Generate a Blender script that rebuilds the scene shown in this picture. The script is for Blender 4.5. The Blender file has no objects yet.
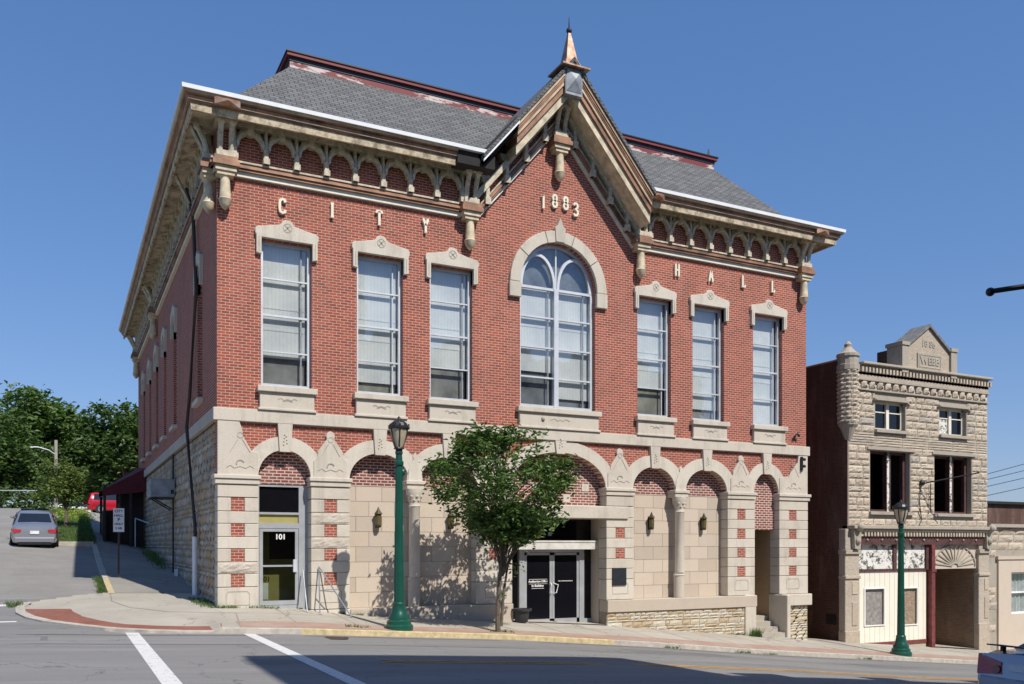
import bpy, bmesh, math, random
from mathutils import Vector, Matrix, noise
from mathutils.geometry import tessellate_polygon
R = math.radians
scene = bpy.context.scene
col = scene.collection
rng = random.Random(7)

# ------------------------------------------------------------------ camera, sky, sun, exposure
cd = bpy.data.cameras.new('camera'); cam = bpy.data.objects.new('camera', cd); col.objects.link(cam)
cam.location = (-3.634, -24.435, 1.6); cam.rotation_euler = (R(90), 0, -R(26.875))
cd.sensor_width = 36; cd.lens = 886/1024*36; cd.shift_y = (545-342)/1024
cd.clip_start = .1; cd.clip_end = 3000
scene.camera = cam
w = bpy.data.worlds.new('World'); scene.world = w; w.use_nodes = True
sky = w.node_tree.nodes.new('ShaderNodeTexSky'); sky.sky_type = 'NISHITA'; sky.sun_disc = False
sky.sun_elevation = R(49.7); sky.sun_rotation = R(165); sky.altitude = 200
sky.air_density = 1.15; sky.dust_density = .35; sky.ozone_density = 4.5
bgn = w.node_tree.nodes['Background']; hs = w.node_tree.nodes.new('ShaderNodeHueSaturation'); hs.inputs['Saturation'].default_value = 1.22; hs.inputs['Value'].default_value = 1.0
w.node_tree.links.new(sky.outputs[0], hs.inputs['Color']); 
def _vm(a, v, op='MULTIPLY'):
    nd = w.node_tree.nodes.new('ShaderNodeVectorMath'); nd.operation = op; w.node_tree.links.new(a, nd.inputs[0]); nd.inputs[1].default_value = v; return nd.outputs[0]
ga = w.node_tree.nodes.new('ShaderNodeGamma'); w.node_tree.links.new(_vm(hs.outputs[0], (.105,)*3), ga.inputs[0]); ga.inputs[1].default_value = .58   # softer sky gradient
w.node_tree.links.new(_vm(ga.outputs[0], (5.25, 6.1, 8.4)), bgn.inputs[0]); bgn.inputs[1].default_value = .1
sd = bpy.data.lights.new('sun', 'SUN'); sd.energy = 5.0; sd.angle = R(.5); sd.color = (1, .95, .87)
so = bpy.data.objects.new('sun', sd); col.objects.link(so)
so.rotation_euler = Vector((.185, -.82, 1)).to_track_quat('Z', 'Y').to_euler(); so.location = (0, -30, 40)
scene.view_settings.view_transform = 'Standard'; scene.view_settings.look = 'None'
scene.view_settings.exposure = 0.1; scene.view_settings.gamma = 1; scene.view_settings.use_curve_mapping = False
scene.render.engine = 'CYCLES'

# ------------------------------------------------------------------ materials
class NT:
    def __init__(s, name):
        s.m = bpy.data.materials.new(name); s.m.use_nodes = True; s.t = s.m.node_tree
        s.b = s.t.nodes['Principled BSDF']
    def n(s, typ, **kw):
        nd = s.t.nodes.new(typ)
        for k, v in kw.items(): setattr(nd, k, v)
        return nd
    def l(s, a, b): s.t.links.new(a, b)
    def val(s, sock, v):
        if hasattr(v, 'is_linked') or hasattr(v, 'links'): s.l(v, sock)
        else: sock.default_value = v
    def math(s, op, a, b=0.0):
        nd = s.n('ShaderNodeMath', operation=op); s.val(nd.inputs[0], a); s.val(nd.inputs[1], b); return nd.outputs[0]
    def mix(s, f, a, b, mode='MIX'):
        nd = s.n('ShaderNodeMix', data_type='RGBA', blend_type=mode)
        s.val(nd.inputs[0], f)
        s.val(nd.inputs[6], (*a, 1) if isinstance(a, tuple) else a); s.val(nd.inputs[7], (*b, 1) if isinstance(b, tuple) else b)
        return nd.outputs[2]
    def pos(s): return s.n('ShaderNodeNewGeometry').outputs['Position']
    def noise(s, scale, detail=4, rough=.6, vec=None, stretch=None):
        nd = s.n('ShaderNodeTexNoise'); nd.inputs['Scale'].default_value = scale
        nd.inputs['Detail'].default_value = detail; nd.inputs['Roughness'].default_value = rough
        v = vec if vec is not None else s.pos()
        if stretch:
            mp = s.n('ShaderNodeMapping'); mp.inputs['Scale'].default_value = stretch; s.l(v, mp.inputs[0]); v = mp.outputs[0]
        s.l(v, nd.inputs['Vector']); return nd.outputs['Fac']
    def ramp(s, f, lo, hi, a=0.0, b=1.0):
        nd = s.n('ShaderNodeMapRange'); s.val(nd.inputs[0], f)
        for i, v in enumerate((lo, hi, a, b)): nd.inputs[i+1].default_value = v
        return nd.outputs[0]
    def wallvec(s):
        g = s.n('ShaderNodeNewGeometry'); sn = s.n('ShaderNodeSeparateXYZ'); s.l(g.outputs['True Normal'], sn.inputs[0])
        sp = s.n('ShaderNodeSeparateXYZ'); s.l(g.outputs['Position'], sp.inputs[0])
        f = s.math('GREATER_THAN', s.math('ABSOLUTE', sn.outputs[0]), .6)
        u = s.math('ADD', s.math('MULTIPLY', sp.outputs[0], s.math('SUBTRACT', 1.0, f)), s.math('MULTIPLY', sp.outputs[1], f))
        c = s.n('ShaderNodeCombineXYZ'); s.l(u, c.inputs[0]); s.l(sp.outputs[2], c.inputs[1]); return c.outputs[0]
    def bump(s, h, dist=.01, strength=1.0):
        b = s.n('ShaderNodeBump'); b.inputs['Distance'].default_value = dist; b.inputs['Strength'].default_value = strength
        s.l(h, b.inputs['Height']); s.l(b.outputs[0], s.b.inputs['Normal']); return b
    def base(s, c): s.val(s.b.inputs['Base Color'], (*c, 1) if isinstance(c, tuple) else c)
    def rough(s, r): s.val(s.b.inputs['Roughness'], r)

def plain(name, c, rough=.6, metal=0.0, var=.25, scale=3.0, bump=0.0, spec=None):
    t = NT(name); f = t.noise(scale, 6)
    lo = tuple(x*(1-var) for x in c); hi = tuple(min(1, x*(1+var)) for x in c)
    t.base(t.mix(t.ramp(f, .3, .7), lo, hi)); t.rough(rough); t.b.inputs['Metallic'].default_value = metal
    if spec is not None: t.b.inputs['Specular IOR Level'].default_value = spec
    if bump: t.bump(t.noise(scale*8, 6), bump)
    return t.m

def brick(name, c1, c2, mortar, bw=.215, bh=.0775, ms=.011, dirt=.35, dirtcol=(.08, .045, .035), eff=0.0):
    t = NT(name); bt = t.n('ShaderNodeTexBrick'); t.l(t.wallvec(), bt.inputs['Vector'])
    bt.inputs['Scale'].default_value = 1; bt.inputs['Brick Width'].default_value = bw; bt.inputs['Row Height'].default_value = bh
    bt.inputs['Mortar Size'].default_value = ms; bt.inputs['Mortar Smooth'].default_value = .2
    bt.inputs['Color1'].default_value = (*c1, 1); bt.inputs['Color2'].default_value = (*c2, 1); bt.inputs['Mortar'].default_value = (*mortar, 1)
    c = t.mix(t.ramp(t.noise(.8, 6, .65), .42, .75, 0, dirt), bt.outputs['Color'], dirtcol)
    c = t.mix(t.ramp(t.noise(1.6, 5, .7, stretch=(1, 1, .18)), .5, .8, 0, dirt*.7), c, (.5, .36, .3))
    c = t.mix(t.ramp(t.noise(.33, 4, .6), .45, .7, 0, .4), c, t.mix(1.0, c, (1.25, 1.22, 1.15), 'MULTIPLY'))
    c = t.mix(t.ramp(t.noise(.9, 5, .7, stretch=(1, 1, .25)), .55, .75, 0, .45), c, t.mix(1.0, c, (.62, .56, .55), 'MULTIPLY'))
    c = t.mix(t.ramp(t.noise(30, 3), .3, .7, 0, .3), c, t.mix(1.0, c, (.6, .55, .55), 'MULTIPLY'))
    t.base(c); t.rough(.88)
    h = t.math('ADD', t.math('MULTIPLY', bt.outputs['Fac'], -1.0), t.math('MULTIPLY', t.noise(60, 3), .35))
    t.bump(h, .008); return t.m

def stone(name, cols, stain=.35, staincol=(.2, .17, .13), bump=.006, rough=.85, fine=40, streak=.3):
    t = NT(name); g = t.n('ShaderNodeNewGeometry')
    cr = t.n('ShaderNodeValToRGB'); cr.color_ramp.interpolation = 'LINEAR'
    e = cr.color_ramp.elements
    while len(e) < len(cols): e.new(.5)
    for i, c in enumerate(cols): e[i].position = i/(len(cols)-1); e[i].color = (*c, 1)
    t.l(g.outputs['Random Per Island'], cr.inputs[0])
    c = t.mix(t.ramp(t.noise(1.3, 7, .7), .5, .78, 0, stain), cr.outputs[0], staincol)
    c = t.mix(t.ramp(t.noise(3.0, 5, .7, stretch=(1, 1, .12)), .52, .75, 0, streak), c, staincol)
    c = t.mix(t.ramp(t.noise(fine, 4), .35, .75, 0, .35), c, t.mix(1.0, c, (.62, .6, .57), 'MULTIPLY'))
    t.base(c); t.rough(rough); t.bump(t.noise(fine*.6, 7, .7), bump); return t.m

M = {}
M['brick'] = brick('red brick', (.40, .085, .044), (.25, .05, .03), (.54, .39, .31), ms=.0095, dirt=.22)
M['brick_patch'] = brick('infill brick', (.24, .055, .04), (.17, .04, .03), (.62, .5, .43), ms=.015, bh=.085)
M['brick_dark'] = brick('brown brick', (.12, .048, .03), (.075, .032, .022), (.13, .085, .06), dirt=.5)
M['brick_buff'] = brick('buff brick', (.27, .17, .10), (.2, .12, .075), (.3, .24, .18), dirt=.4)
M['stone'] = stone('dressed limestone', [(.52, .465, .385), (.61, .555, .465), (.56, .50, .415)], stain=.36, streak=.36)
M['stone_rough'] = stone('rough hewn limestone', [(.48, .42, .35), (.56, .5, .42)], stain=.5, bump=.02, fine=20)
M['stone_pink'] = stone('pinkish limestone', [(.50, .41, .32), (.58, .49, .39), (.54, .46, .37), (.46, .39, .31)], stain=.12, streak=.08)
M['stone_shaded'] = stone('limestone with shade in colour', [(.42, .37, .30), (.5, .45, .37)], stain=.5, streak=.4)  # darker limestone copy, shade painted in for side belt course and keystone carving
M['carved'] = plain('painted carving shade', (.36, .32, .26), .95)  # dark tone on raised strips stands in for shade in carved lines
M['joint'] = plain('mortar joint', (.28, .23, .18), .95)
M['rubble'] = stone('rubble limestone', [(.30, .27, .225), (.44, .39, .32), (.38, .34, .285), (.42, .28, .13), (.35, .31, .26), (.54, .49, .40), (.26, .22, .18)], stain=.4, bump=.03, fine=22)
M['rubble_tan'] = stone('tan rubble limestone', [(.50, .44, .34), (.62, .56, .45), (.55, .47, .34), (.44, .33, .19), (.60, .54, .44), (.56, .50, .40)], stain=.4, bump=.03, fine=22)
M['rock_tan'] = stone('rock faced stone', [(.47, .39, .30), (.58, .49, .38), (.43, .36, .28), (.54, .45, .34), (.38, .34, .29)], stain=.45, bump=.035, fine=14)
M['rock_trim'] = stone('weathered trim stone', [(.36, .32, .26), (.42, .37, .3)], stain=.55, bump=.01)
M['copper'] = plain('brown metal moulding', (.25, .13, .075), .5, .25, .6, 1.7, spec=.5)
M['cream'] = plain('weathered cream paint', (.55, .46, .32), .75, 0, .35, 4)
M['bracket'] = plain('aged bracket paint', (.50, .44, .335), .8, 0, .35, 9)
M['soffit'] = None
M['bandwhite'] = plain('warm white band', (.72, .67, .56), .8, 0, .12, 5)
M['gutter'] = plain('white gutter metal', (.8, .8, .79), .35, 0, .06)
M['letters'] = plain('cream letter stone', (.74, .67, .53), .8, 0, .1)
M['redmetal'] = None
M['black'] = plain('black metal', (.012, .012, .014), .45)
M['lead'] = plain('dark weathered coping', (.17, .165, .16), .8, 0, .4, 6)
M['tar'] = plain('black tar and board', (.02, .018, .018), .9)
M['alu'] = plain('aluminium frame', (.60, .62, .65), .42, .25, .1)
M['alu_door'] = plain('grey aluminium door frame', (.40, .415, .43), .42, .3, .12)
M['canopy'] = plain('pale concrete canopy', (.56, .54, .49), .7, 0, .2)
M['lampgreen'] = plain('dark green enamel', (.006, .068, .044), .32, 0, .15)
M['amber'] = plain('frosted lantern glass', (.42, .36, .25), .3, 0, .15)
M['lanternglass'] = plain('olive lantern glass', (.11, .09, .035), .25)
M['brass'] = plain('aged brass', (.06, .045, .02), .5, .4, .3)
M['blind'] = None
M['dark'] = plain('painted interior dark', (.012, .011, .010), .9)  # near-black colour gives unlit interiors their darkness
M['olive'] = plain('olive interior wall', (.34, .29, .10), .8, 0, .1)
M['bronze'] = plain('bronze plaque', (.03, .035, .045), .5, .4)
M['maroon'] = plain('maroon paint', (.16, .035, .032), .6, 0, .4, 5)
M['maroon_dark'] = plain('dark maroon paint', (.075, .03, .026), .7, 0, .5, 5)
M['ivory'] = None
M['white'] = plain('white paint', (.78, .77, .74), .5, 0, .07)
M['offwhite'] = plain('white pipe', (.7, .72, .74), .4, 0, .08)
M['steelgrey'] = plain('grey cabinet metal', (.26, .28, .30), .5, .3, .3)
M['brownpipe'] = plain('dark brown pipe', (.05, .03, .024), .6)
M['awning'] = plain('burgundy canvas', (.10, .010, .016), .85)
M['bark'] = plain('tree bark', (.13, .10, .075), .9, 0, .35, 12, .01)
M['darkwood'] = plain('dark timber', (.03, .02, .018), .8)
M['woodgrey'] = plain('grey weathered board', (.24, .22, .2), .8, 0, .4, 6)
M['curtain'] = plain('white curtain', (.6, .6, .58), .9)
M['tyre'] = plain('tyre rubber', (.02, .02, .02), .85)
M['rim'] = plain('alloy rim', (.55, .56, .58), .3, .8)
M['plastic'] = plain('black plastic', (.02, .02, .022), .5)
M['pot'] = plain('dark plastic pot', (.035, .035, .037), .6)
M['wire'] = plain('black cable', (.01, .01, .01), .7)
M['pole'] = plain('weathered grey pole', (.33, .3, .26), .85)

t = NT('stained soffit paint'); c = t.mix(t.ramp(t.noise(2.6, 8, .72), .45, .62), (.60, .50, .35), (.20, .15, .095)); c = t.mix(t.ramp(t.noise(12, 4), .55, .7, 0, .5), c, (.12, .09, .06)); t.base(c); t.rough(.85); M['soffit'] = t.m
t = NT('peeling red metal'); c = t.mix(t.ramp(t.noise(1.5, 7, .75, stretch=(.5, .5, 2)), .52, .56), (.17, .022, .026), (.55, .45, .42)); t.base(c); t.rough(.6); M['redpeel'] = t.m
t = NT('red painted metal'); t.base(t.mix(t.ramp(t.noise(3, 5), .3, .8), (.20, .02, .024), (.13, .018, .02))); t.rough(.6); M['redmetal'] = t.m
t = NT('peeling white panel'); t.base(t.mix(t.ramp(t.noise(4.5, 8, .75), .50, .56), (.70, .68, .62), (.09, .085, .075))); t.rough(.8); M['peelwhite'] = t.m
t = NT('copper roof sheet'); t.base(t.mix(t.ramp(t.noise(5, 6, .7), .4, .65), (.36, .15, .075), (.45, .36, .28))); t.rough(.42); t.b.inputs['Metallic'].default_value = .6; M['finial'] = t.m
M['copper_highlight'] = plain('painted highlight moulding', (.46, .33, .21), .6, .1, .4, 2.5)  # paler copy of the brown moulding, sunlit highlights put into the colour
t = NT('ivory siding'); sp = t.n('ShaderNodeSeparateXYZ'); t.l(t.pos(), sp.inputs[0])
f = t.math('LESS_THAN', t.math('FRACT', t.math('MULTIPLY', sp.outputs[0], 3.6)), .06)
c = t.mix(f, (.76, .72, .60), (.35, .32, .25)); c = t.mix(t.ramp(t.noise(2, 6, .7), .5, .8, 0, .35), c, (.5, .42, .28)); t.base(c); t.rough(.6); M['ivory'] = t.m
t = NT('roller shade'); sp = t.n('ShaderNodeSeparateXYZ'); t.l(t.pos(), sp.inputs[0])
wv = t.math('SINE', t.math('MULTIPLY', sp.outputs[0], 60.0))
c = t.mix(t.ramp(t.noise(1.1, 5, .6), .35, .7), (.86, .84, .78), (.66, .66, .64)); c = t.mix(t.ramp(wv, -1, 1, 0, .12), c, (.3, .3, .3)); t.base(c); t.rough(.9); M['blind'] = t.m
t = NT('brown paper'); t.base(t.mix(t.ramp(t.noise(14, 6, .8), .4, .6), (.38, .28, .19), (.16, .12, .09))); t.rough(.9); M['osb'] = t.m
t = NT('fluted window curtain'); M['fan'] = M['stone_pink']

def glassmat(name, tint, refl=.5, ior=1.5, rough=.02):
    t = NT(name); out = [n for n in t.t.nodes if n.type == 'OUTPUT_MATERIAL'][0]
    tr = t.n('ShaderNodeBsdfTransparent'); tr.inputs[0].default_value = (*tint, 1)
    gl = t.n('ShaderNodeBsdfGlossy'); gl.inputs['Roughness'].default_value = rough
    fr = t.n('ShaderNodeLayerWeight'); fr.inputs[0].default_value = .5
    nb = t.n('ShaderNodeBump'); nb.inputs['Distance'].default_value = .02; nb.inputs['Strength'].default_value = .15
    t.l(t.noise(1.5, 2), nb.inputs['Height']); t.l(nb.outputs[0], gl.inputs['Normal'])
    mx = t.n('ShaderNodeMixShader'); t.l(t.math('MINIMUM', t.math('MULTIPLY', t.math('ADD', t.math('POWER', fr.outputs[1], 5.0), .06), refl*2), 1.0), mx.inputs[0])
    t.l(tr.outputs[0], mx.inputs[1]); t.l(gl.outputs[0], mx.inputs[2]); t.l(mx.outputs[0], out.inputs[0]); return t.m
M['glass'] = glassmat('window glass', (.93, .95, .96), .9, 1.6)
M['glass_clear'] = glassmat('door glass', (.75, .78, .75), .45)
M['glass_dark'] = plain('tinted glass', (.006, .006, .008), .08, 0, .1, spec=.5)
M['carglass'] = plain('car glass', (.012, .016, .022), .06, 0, .1, spec=.8)

def paint(name, c, rough=.25, metal=.5):
    t = NT(name); t.base(c); t.rough(rough); t.b.inputs['Metallic'].default_value = metal
    t.b.inputs['Coat Weight'].default_value = .6; t.b.inputs['Coat Roughness'].default_value = .05; return t.m
M['silver'] = paint('silver car paint', (.30, .31, .34)); M['silverblue'] = paint('pale silver car paint', (.33, .36, .43))
M['redcar'] = paint('red car paint', (.38, .008, .02), .25, .1); M['whitecar'] = paint('white car paint', (.75, .76, .78), .3, 0)
M['taillight'] = plain('red tail lamp', (.42, .008, .014), .12, 0, .3, 30, spec=.8)
M['taillight_clear'] = plain('pale lamp lens', (.25, .12, .12), .12, 0, .2, 30)
M['plate'] = plain('licence plate', (.7, .72, .75), .4)

# shingles
t = NT('asphalt shingles'); sp = t.n('ShaderNodeSeparateXYZ'); t.l(t.pos(), sp.inputs[0])
g = t.n('ShaderNodeNewGeometry'); sn = t.n('ShaderNodeSeparateXYZ'); t.l(g.outputs['True Normal'], sn.inputs[0])
f = t.math('GREATER_THAN', t.math('ABSOLUTE', sn.outputs[0]), .4)
u = t.math('ADD', t.math('MULTIPLY', sp.outputs[0], t.math('SUBTRACT', 1.0, f)), t.math('MULTIPLY', sp.outputs[1], f))
cb = t.n('ShaderNodeCombineXYZ'); t.l(u, cb.inputs[0]); t.l(t.math('MULTIPLY', sp.outputs[2], 1.5), cb.inputs[1])
bt = t.n('ShaderNodeTexBrick'); t.l(cb.outputs[0], bt.inputs['Vector'])
for k, v in (('Scale', 1), ('Brick Width', .30), ('Row Height', .15), ('Mortar Size', .014), ('Mortar Smooth', .6), ('Bias', 0)): bt.inputs[k].default_value = v
bt.inputs['Color1'].default_value = (.185, .188, .188, 1); bt.inputs['Color2'].default_value = (.11, .113, .115, 1); bt.inputs['Mortar'].default_value = (.03, .032, .036, 1)
c = t.mix(t.ramp(t.noise(.9, 5), .4, .75, 0, .35), bt.outputs['Color'], (.15, .15, .14)); c = t.mix(t.ramp(t.noise(60, 2), .3, .7, 0, .4), c, (.05, .05, .055)); t.base(c); t.rough(.95)
t.bump(t.math('MULTIPLY', bt.outputs['Fac'], -1.0), .03); M['shingle'] = t.m

# ground materials
def groundmat(name, lo, hi, sc=1.0, cracks=True, patch=(.5, .5, .5), fine=90, crackcol=(.02, .02, .02), stretch=(1, 1, 1), crackamt=.8):
    t = NT(name); c = t.mix(t.ramp(t.noise(.5*sc, 7, .65, stretch=stretch), .32, .7), lo, hi)
    c = t.mix(t.ramp(t.noise(fine, 3, .7), .35, .7, 0, .5), c, t.mix(1.0, c, patch, 'MULTIPLY'))
    c = t.mix(t.ramp(t.noise(2.2, 6, .7, stretch=(.25, 2.2, 1)), .5, .8, 0, .35), c, t.mix(1.0, c, (.6, .6, .62), 'MULTIPLY'))
    if cracks:
        v = t.n('ShaderNodeTexVoronoi', feature='DISTANCE_TO_EDGE'); v.inputs['Scale'].default_value = .34
        nn = t.n('ShaderNodeTexNoise'); nn.inputs['Scale'].default_value = 1.3; nn.inputs['Detail'].default_value = 8; t.l(t.pos(), nn.inputs['Vector'])
        va = t.n('ShaderNodeVectorMath', operation='MULTIPLY_ADD'); t.l(nn.outputs['Color'], va.inputs[0]); va.inputs[1].default_value = (1.6, 1.6, 0); t.l(t.pos(), va.inputs[2])
        t.l(va.outputs[0], v.inputs['Vector'])
        k = t.math('MULTIPLY', t.math('LESS_THAN', v.outputs['Distance'], .0042), t.ramp(t.noise(.5, 2), .38, .52, 0, crackamt))
        c = t.mix(k, c, crackcol)
    t.base(c); t.rough(.92); t.bump(t.noise(fine*1.2, 3), .006); return t.m
M['asphalt'] = groundmat('asphalt', (.195, .186, .176), (.275, .264, .25), stretch=(.3, 2.4, 1), crackamt=.55, crackcol=(.05, .05, .05))
M['asphaltpatch'] = groundmat('darker asphalt patch', (.16, .157, .154), (.215, .21, .204), crackamt=.5)
M['asphalt_old'] = groundmat('pale old asphalt', (.225, .21, .192), (.31, .293, .27), crackamt=.4, crackcol=(.1, .1, .1))
M['concrete'] = groundmat('concrete paving', (.36, .325, .265), (.47, .43, .36), patch=(.75, .73, .7), crackcol=(.12, .1, .08))
M['concrete_grey'] = groundmat('grey concrete', (.24, .225, .195), (.33, .31, .27), patch=(.75, .73, .7), crackcol=(.08, .07, .06))
M['kerb'] = plain('kerb concrete', (.42, .38, .32), .9, 0, .25, 4)
M['yellow'] = plain('faded yellow kerb paint', (.50, .40, .22), .85, 0, .3, 6)
M['roadyellow'] = plain('yellow road paint', (.50, .27, .055), .85, 0, .3, 7)
t = NT('worn white road paint'); c = t.mix(t.ramp(t.noise(14, 6, .75), .56, .66), (.62, .61, .58), (.2, .2, .2)); t.base(c); t.rough(.85); M['roadwhite'] = t.m
t = NT('red brick paving'); bt = t.n('ShaderNodeTexBrick'); t.l(t.pos(), bt.inputs['Vector'])
for k, v in (('Scale', 1), ('Brick Width', .2), ('Row Height', .1), ('Mortar Size', .006)): bt.inputs[k].default_value = v
bt.inputs['Color1'].default_value = (.27, .085, .05, 1); bt.inputs['Color2'].default_value = (.2, .065, .04, 1); bt.inputs['Mortar'].default_value = (.16, .09, .06, 1)
t.base(t.mix(t.ramp(t.noise(1, 5), .4, .8, 0, .5), bt.outputs['Color'], (.3, .16, .11))); t.rough(.9); M['paver'] = t.m
t = NT('faded brick paving'); t.base(t.mix(t.ramp(t.noise(1.4, 7, .7), .35, .7), (.33, .19, .145), (.40, .30, .235))); t.rough(.9); M['paver_faded'] = t.m
t = NT('earth and grass'); t.base(t.mix(t.ramp(t.noise(1.4, 7, .7), .35, .7), (.04, .075, .015), (.09, .12, .03))); t.rough(.95); t.bump(t.noise(30, 4), .05); M['lawn'] = t.m

def leafmat(name, a, b, trans=.25):
    t = NT(name); g = t.n('ShaderNodeNewGeometry')
    c = t.mix(g.outputs['Random Per Island'], a, b)
    t.base(c); t.rough(.5); t.b.inputs['Specular IOR Level'].default_value = .35
    out = [n for n in t.t.nodes if n.type == 'OUTPUT_MATERIAL'][0]
    tl = t.n('ShaderNodeBsdfTranslucent'); t.l(t.mix(1.0, c, (1.2, 1.5, .5), 'MULTIPLY'), tl.inputs[0])
    mx = t.n('ShaderNodeMixShader'); mx.inputs[0].default_value = trans
    t.l(t.b.outputs[0], mx.inputs[1]); t.l(tl.outputs[0], mx.inputs[2]); t.l(mx.outputs[0], out.inputs[0]); return t.m
M['leaf_street'] = leafmat('street tree leaves', (.04, .085, .02), (.12, .19, .045))
M['leaf_dark'] = leafmat('dark tree leaves', (.03, .066, .016), (.10, .16, .04))
M['leaf_mid'] = leafmat('mid green leaves', (.05, .095, .02), (.12, .19, .045))
M['leaf_light'] = leafmat('light green leaves', (.08, .12, .025), (.15, .20, .05))
M['grassleaf'] = leafmat('grass blades', (.05, .10, .02), (.11, .17, .04))
M['lime'] = leafmat('lime ground cover leaves', (.2, .26, .04), (.32, .38, .07))

# ------------------------------------------------------------------ mesh helpers
def org(o):
    v = Vector((0, 0, 0))
    while o is not None: v += o.location; o = o.parent
    return v
class B:
    """collects shapes in world coordinates; build() links ONE mesh object"""
    def __init__(s): s.v = []; s.f = []
    def add(s, vs, fs):
        n = len(s.v); s.v += [tuple(v) for v in vs]; s.f += [tuple(i+n for i in f) for f in fs]; return s
    def box(s, x0, x1, y0, y1, z0, z1):
        x0, x1 = min(x0, x1), max(x0, x1); y0, y1 = min(y0, y1), max(y0, y1); z0, z1 = min(z0, z1), max(z0, z1)
        return s.add([(x0, y0, z0), (x1, y0, z0), (x1, y1, z0), (x0, y1, z0), (x0, y0, z1), (x1, y0, z1), (x1, y1, z1), (x0, y1, z1)],
                     [(0, 3, 2, 1), (4, 5, 6, 7), (0, 1, 5, 4), (1, 2, 6, 5), (2, 3, 7, 6), (3, 0, 4, 7)])
    def poly(s, loops, place, d0, d1):
        """2D loops (outer + holes) extruded from depth d0 (front) to d1; place(u,z,d) -> xyz"""
        flat = [p for L in loops for p in L]; n = len(flat)
        tris = tessellate_polygon([[Vector((p[0], p[1], 0)) for p in L] for L in loops])
        vs = [place(p[0], p[1], d0) for p in flat] + [place(p[0], p[1], d1) for p in flat]
        fs = []
        for a, b_, c in tris:
            A = (flat[b_][0]-flat[a][0])*(flat[c][1]-flat[a][1])-(flat[b_][1]-flat[a][1])*(flat[c][0]-flat[a][0])
            if A < 0: a, c = c, a
            fs.append((a, b_, c)); fs.append((c+n, b_+n, a+n))
        k = 0
        for L in loops:
            m = len(L); ar = sum(L[i][0]*L[(i+1) % m][1]-L[(i+1) % m][0]*L[i][1] for i in range(m))
            outer = (L is loops[0])
            for i in range(m):
                a, b_ = k+i, k+(i+1) % m
                q = (a, a+n, b_+n, b_)
                if (ar > 0) != outer: q = q[::-1]
                fs.append(q)
            k += m
        return s.add(vs, fs)
    def xz(s, loops, y0, y1):
        if not isinstance(loops[0][0], (tuple, list)): loops = [loops]
        return s.poly(loops, lambda u, z, d: (u, d, z), y0, y1)
    def yz(s, loops, x0, x1):
        if not isinstance(loops[0][0], (tuple, list)): loops = [loops]
        return s.poly(loops, lambda u, z, d: (d, u, z), x0, x1)
    def lathe(s, prof, cx, cy, n=12, z0=0, rot=0):
        vs = []; fs = []
        for r, z in prof:
            for i in range(n):
                a = rot+2*math.pi*i/n; vs.append((cx+r*math.cos(a), cy+r*math.sin(a), z0+z))
        m = len(prof)
        for j in range(m-1):
            for i in range(n):
                fs.append((j*n+i, j*n+(i+1) % n, (j+1)*n+(i+1) % n, (j+1)*n+i))
        fs.append(tuple(range(n))[::-1]); fs.append(tuple((m-1)*n+i for i in range(n)))
        return s.add(vs, fs)
    def tube(s, pts, r, n=8, r1=None):
        pts = [Vector(p) for p in pts]; vs = []; fs = []; up = Vector((0, 0, 1)); m = len(pts)
        for k, p in enumerate(pts):
            d = (pts[min(k+1, m-1)]-pts[max(k-1, 0)]).normalized()
            a = d.cross(up if abs(d.z) < .95 else Vector((1, 0, 0))).normalized(); b_ = d.cross(a)
            rr = r if r1 is None else r+(r1-r)*k/(m-1)
            for i in range(n):
                t_ = 2*math.pi*i/n; vs.append(p+a*rr*math.cos(t_)+b_*rr*math.sin(t_))
        for k in range(m-1):
            for i in range(n): fs.append((k*n+i, k*n+(i+1) % n, (k+1)*n+(i+1) % n, (k+1)*n+i))
        fs.append(tuple(range(n))); fs.append(tuple((m-1)*n+i for i in range(n))[::-1])
        return s.add(vs, fs)
    def bar(s, pts, wdt, y0, y1, closed=False):
        """flat bar following a polyline in the xz plane"""
        m = len(pts); L = []; Rr = []
        for i, p in enumerate(pts):
            a = pts[(i-1) % m] if (closed or i > 0) else p; b_ = pts[(i+1) % m] if (closed or i < m-1) else p
            dx, dz = b_[0]-a[0], b_[1]-a[1]; q = math.hypot(dx, dz) or 1
            nx, nz = -dz/q*wdt/2, dx/q*wdt/2
            L.append((p[0]+nx, p[1]+nz)); Rr.append((p[0]-nx, p[1]-nz))
        for i in range(m if closed else m-1):
            j = (i+1) % m
            s.xz([Rr[i], Rr[j], L[j], L[i]], y0, y1)
        return s
    def sphere(s, c, r, n=8, sz=1.0):
        pr = [(r*math.sin(math.pi*k/n) or .0005, -r*sz*math.cos(math.pi*k/n)) for k in range(n+1)]
        return s.lathe(pr, c[0], c[1], n+2, c[2])
    def rock(s, u0, u1, z0, z1, place, depth, nu=3, nz=2):
        vs = []; fs = []
        for j in range(nz+2):
            for i in range(nu+2):
                u = u0+(u1-u0)*i/(nu+1); z = z0+(z1-z0)*j/(nz+1)
                e = i in (0, nu+1) or j in (0, nz+1)
                d = 0 if e else depth*rng.uniform(.35, 1.15)
                if not e: u += rng.uniform(-.2, .2)*(u1-u0)/(nu+1); z += rng.uniform(-.2, .2)*(z1-z0)/(nz+1)
                vs.append(place(u, z, d))
        W = nu+2
        for j in range(nz+1):
            for i in range(nu+1): fs.append((j*W+i, j*W+i+1, (j+1)*W+i+1, (j+1)*W+i))
        return s.add(vs, fs)
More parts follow.
